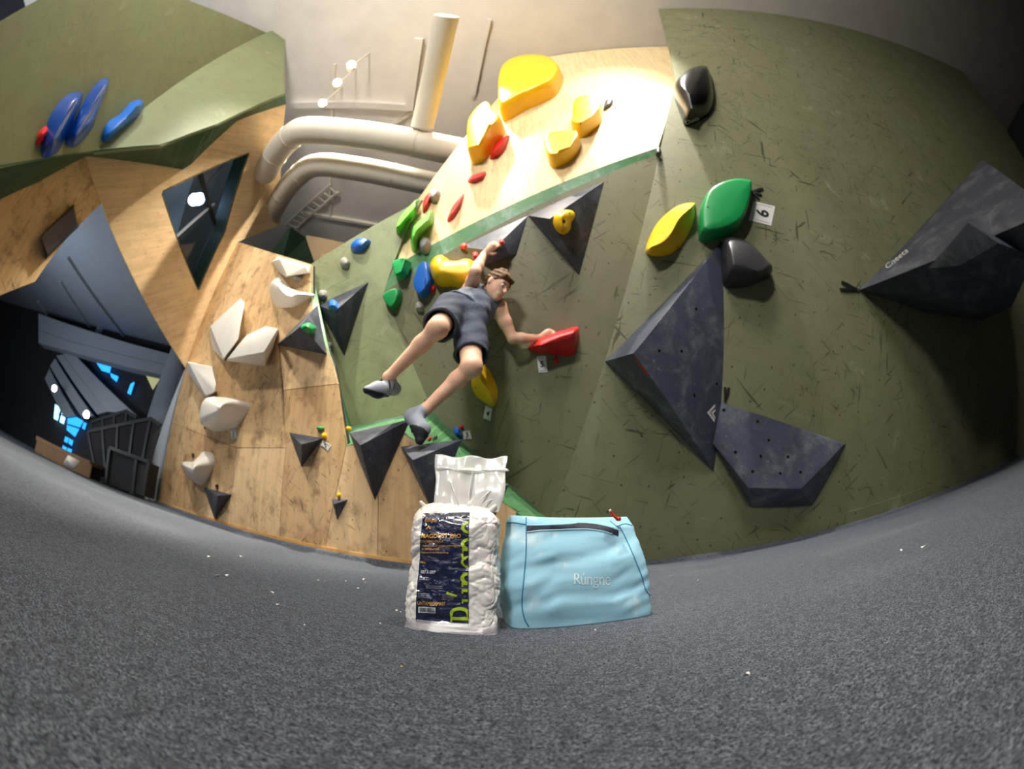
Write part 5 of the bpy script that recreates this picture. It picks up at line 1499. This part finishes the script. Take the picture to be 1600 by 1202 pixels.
# ------------------------------------------------------------------ light blue chalk pouch
q = NT('pouch_blue', (152, 200, 220), 0.85, 0.12); co = q.coord()
q.mix(q.ramp(q.noise(co, 14, 4), .4, .7, 0, .35), (136, 188, 212))
q.mix(q.math('MULTIPLY', q.ramp(q.noise(co, 17, 5, .6, .4), .56, .74), .6), (222, 226, 226))
q.bump(q.noise(co, 900, 2), .25, .0006)
simple('pouch_seam', (70, 134, 164), .8, .15, .05, 60); simple('zip_dark', (38, 42, 60), .55, .35, .2, 90); simple('thread_white', (226, 240, 244), .6, .3, 0)
simple('pull_red', (214, 48, 34), .5, .4, .03, 60); simple('pull_tip', (236, 206, 190), .5, .4, 0)
pA, pB = FLOOR.on(812, 985), FLOOR.on(1028, 961)
pu = unit(pB - pA); pv = np.array([-pu[1], pu[0], 0.0]); pw = np.linalg.norm(pB - pA)
PD_ = .115
def Pw(x, y, z): return pA + pu * x + pv * y + V3(0, 0, z)
PF = Plane(pA + pv * .012, pB + pv * .012, pA + pv * .03 + V3(0, 0, 1))
def ptop(px, py, y):
    """height and place along the pouch of a pixel at depth y"""
    pl = Plane(pA + pv * y, pB + pv * y, pA + pv * y + V3(0, 0, 1)); p = pl.on(px, py) - pA; return p @ pu, p[2]
tl = ptop(822, 806, .035); tr_ = ptop(994, 816, .035)
pouch = empty('chalk_pouch', Pw(pw / 2, PD_ / 2, 0), 'light blue fabric chalk pouch standing right behind the chalk bag', 'pouch')
NU, NVv = 220, 96
def pouchpt(s, t):
    """s round the side (0..1, front first), t from foot to top"""
    hz = tl[1] * 1.0
    zx = t
    xl = -.006 * math.sin(t * math.pi) - .010; xr = pw - (pw - tr_[0]) * (t ** 1.15) - .000
    yf = .004 + .034 * t ** 1.4 - .010 * math.sin(t * math.pi); yb = PD_ - .036 * t ** 1.3 + .004 * math.sin(t * math.pi)
    rnd = 1 - max(0, (t - .93) / .07) ** 2 * .30
    ym = (yf + yb) / 2; yf = ym - (ym - yf) * rnd; yb = ym + (yb - ym) * rnd
    a = 2 * math.pi * s; ca, sa = math.cos(a), math.sin(a); e = .30
    x = (xl + xr) / 2 + math.copysign(abs(ca) ** e, ca) * (xr - xl) / 2 * (1 - .02 * max(0, (t - .93) / .07) ** 2)
    y = (yf + yb) / 2 + math.copysign(abs(sa) ** e, sa) * (yb - yf) / 2
    z = (tl[1] * (1 - x / pw) + tr_[1] * (x / pw)) * t
    z += (-.006 * math.sin(min(max(x / pw, 0), 1) * math.pi) ** 2) * t ** 6
    return np.array([x, y, z]), unit(np.array([ca / (xr - xl), sa / (yb - yf), .0]))
V = []; Fc = []
for j in range(NVv + 1):
    t = j / NVv
    for i in range(NU):
        p, n = pouchpt(i / NU, t)
        v = Vector(p)
        w = .0065 * noise.noise(Vector((p[0] * 11 + p[2] * 7, p[1] * 16, p[2] * 26 - p[0] * 7 + 1.0))) + 0.0020 * noise.noise(Vector((p[0] * 22 + 4, p[1] * 30, p[2] * 60 - p[0] * 24)))
        w -= .0042 * math.exp(-((p[2] - .118 - .16 * (p[0] - .10)) / .007) ** 2) * math.exp(-((p[0] - .10) / .06) ** 2)
        w -= .0035 * math.exp(-((p[2] - .055 - .25 * (p[0] - .2)) / .008) ** 2) * math.exp(-((p[0] - .19) / .05) ** 2)
        w *= min(1, .25 + t * 5) * (1 - max(0, (t - .9) / .1) * .7)
        V.append(Pw(*(p + n * w)))
for j in range(NVv):
    for i in range(NU): Fc.append([j * NU + i, j * NU + (i + 1) % NU, (j + 1) * NU + (i + 1) % NU, (j + 1) * NU + i])
# soft rolled top
top0 = NVv * NU
cen = np.mean(V[top0:], axis=0)
for k in range(1, 7):
    r = k / 6
    for i in range(NU):
        p = V[top0 + i]; c = cen + pu * ((p - cen) @ pu) * .96
        V.append(p * (1 - r) + c * r + V3(0, 0, .007 * math.sin(r * math.pi / 2)))
for k in range(6):
    for i in range(NU):
        a = top0 + k * NU; Fc.append([a + i, a + (i + 1) % NU, a + NU + (i + 1) % NU, a + NU + i])
Fc.append(list(range(top0 + 6 * NU, top0 + 7 * NU)))
Fc.append(list(range(NU - 1, -1, -1)))
pb = mesh('pouch_body', V, Fc, 'pouch_blue', pouch, smooth=True)
_pt = BVHTree.FromPolygons([v.co for v in pb.data.vertices], [p.vertices[:] for p in pb.data.polygons]); _po = org(pb)
def onpouch(px, py, off=.0008):
    d = ray(px, py); loc, nrm, i, dd = _pt.ray_cast(Vector(CAM - _po), Vector(d))
    if loc is None: return None
    nn = np.array(nrm); nn = -nn if nn @ d > 0 else nn
    return np.array(loc) + _po + nn * off
def seam(name, L, r, mat, n=40, off=.0004):
    P = [onpouch(x, y, off) for x, y in crom(L, n, False)]; P = [p for p in P if p is not None]
    if len(P) > 3: return mesh(name, *tube(P, r, 6), mat, pouch, smooth=True)
seam('seam_piping', [(822, 809), (822, 860), (819, 900), (816, 930), (816, 950), (820, 968), (826, 979)], .0011, 'pouch_seam')
seam('seam_piping', [(968, 823), (978, 842), (992, 874), (1003, 902), (1008, 920), (1016, 932), (1024, 944)], .0011, 'pouch_seam')
seam('seam_piping', [(787, 817), (803, 817), (821, 820)], .0010, 'pouch_seam', 20)
seam('seam_piping', [(964, 823), (976, 819), (990, 822)], .0009, 'pouch_seam', 16)
seam('seam_piping', [(953, 814), (960, 820), (968, 826)], .0008, 'pouch_seam', 14)
zt = crom([(823, 822), (845, 822), (870, 821), (893, 820), (906, 818), (930, 820), (950, 824), (966, 829)], 44, False)
zb = crom([(823, 831.5), (845, 829), (870, 828), (893, 827), (920, 827), (945, 831), (966, 838)], 44, False)
ZV = []; ZF = []
for a, b in zip(zt, zb):
    for k in range(5): ZV.append(onpouch(*(a * (1 - k / 4) + b * (k / 4)), .0009))
for i in range(43):
    for k in range(4): ZF.append([i * 5 + k, i * 5 + k + 1, (i + 1) * 5 + k + 1, (i + 1) * 5 + k])
if all(p is not None for p in ZV): mesh('zip_band', ZV, ZF, 'zip_dark', pouch, smooth=True, fixn=False)
seam('zip_lip', [tuple(p + [0, -.6]) for p in zt[::4]], .0013, 'pouch_blue', 40)
seam('zip_lip', [tuple(p + [0, .6]) for p in zb[::4]], .0013, 'pouch_blue', 40)
sx = 58 / wx_
v = np.stack([895.5 + wv_[:, 0] * sx, 913 - wv_[:, 1] * sx * 1.18 + .02 * wv_[:, 0] * sx], 1)
P = [onpouch(x, y, .0008) for x, y in v]
mesh('embroidered_wordmark', P, wf_, 'thread_white', pouch, fixn=False)
pr = [at(966, 811, .70), at(962.5, 809.5, .692), at(958, 805, .69), at(954, 799, .688)]
zp = mesh('zip_pull', *tube(crom(pr, 16, False), [.0034] * 3 + [.0026] * 13, 8), 'pull_red', pouch, smooth=True)
mesh('pull_tip', *tube([at(954.3, 799.5, .687), at(952.5, 796.5, .687)], .0023, 8), 'pull_tip', zp, smooth=True)
mesh('pull_knot', *tube([at(968.5, 811, .697), at(964, 811.2, .693)], [.0042, .0040], 8), 'pull_red', zp, smooth=True)

# ------------------------------------------------------------------ crumbs on the mat
def crumb(px, py, r, mat, lab, group):
    p = FLOOR.on(px, py); g = np.random.RandomState(int(px * 3 + py))
    L = [p + V3(*(g.rand(3) - .5)) * [2 * r, 2 * r, r] + V3(0, 0, r * .5) for _ in range(10)]
    o = mesh('crumb' if mat != 'chalk_white' else 'chalk_crumb', *hullv(L), mat); tag(o, lab, 'crumb', group)
for px, py, r in [(326, 872, .006), (376, 871, .006), (340, 901, .005), (354, 900, .004), (425, 927, .004), (434, 947, .004), (498, 908, .004), (508, 909, .003), (568, 906, .005), (571, 911, .003), (540, 909, .003), (620, 955, .003), (476, 978, .002), (560, 920, .003), (1047, 900, .003), (1090, 907, .003), (1253, 885, .005), (1408, 861, .006), (1443, 856, .006), (594, 975, .002), (626, 957, .0025), (930, 985, .002)]:
    crumb(px, py, r, 'chalk_white', *(('small white chalk crumb on the mat between chalk bag and plywood wall', 'chalk crumbs before the plywood wall') if px < 900 else ('small white chalk crumb on the mat between pouch and olive wall', 'chalk crumbs before the olive wall')))
crumb(1168, 1055, .0032, 'chalk_white', 'largest white chalk crumb, alone on the mat in front of the pouch', None)
crumb(627, 1042, .0018, 'hold_yellow', 'tiny yellow crumb on the mat in front of the chalk bag', None)
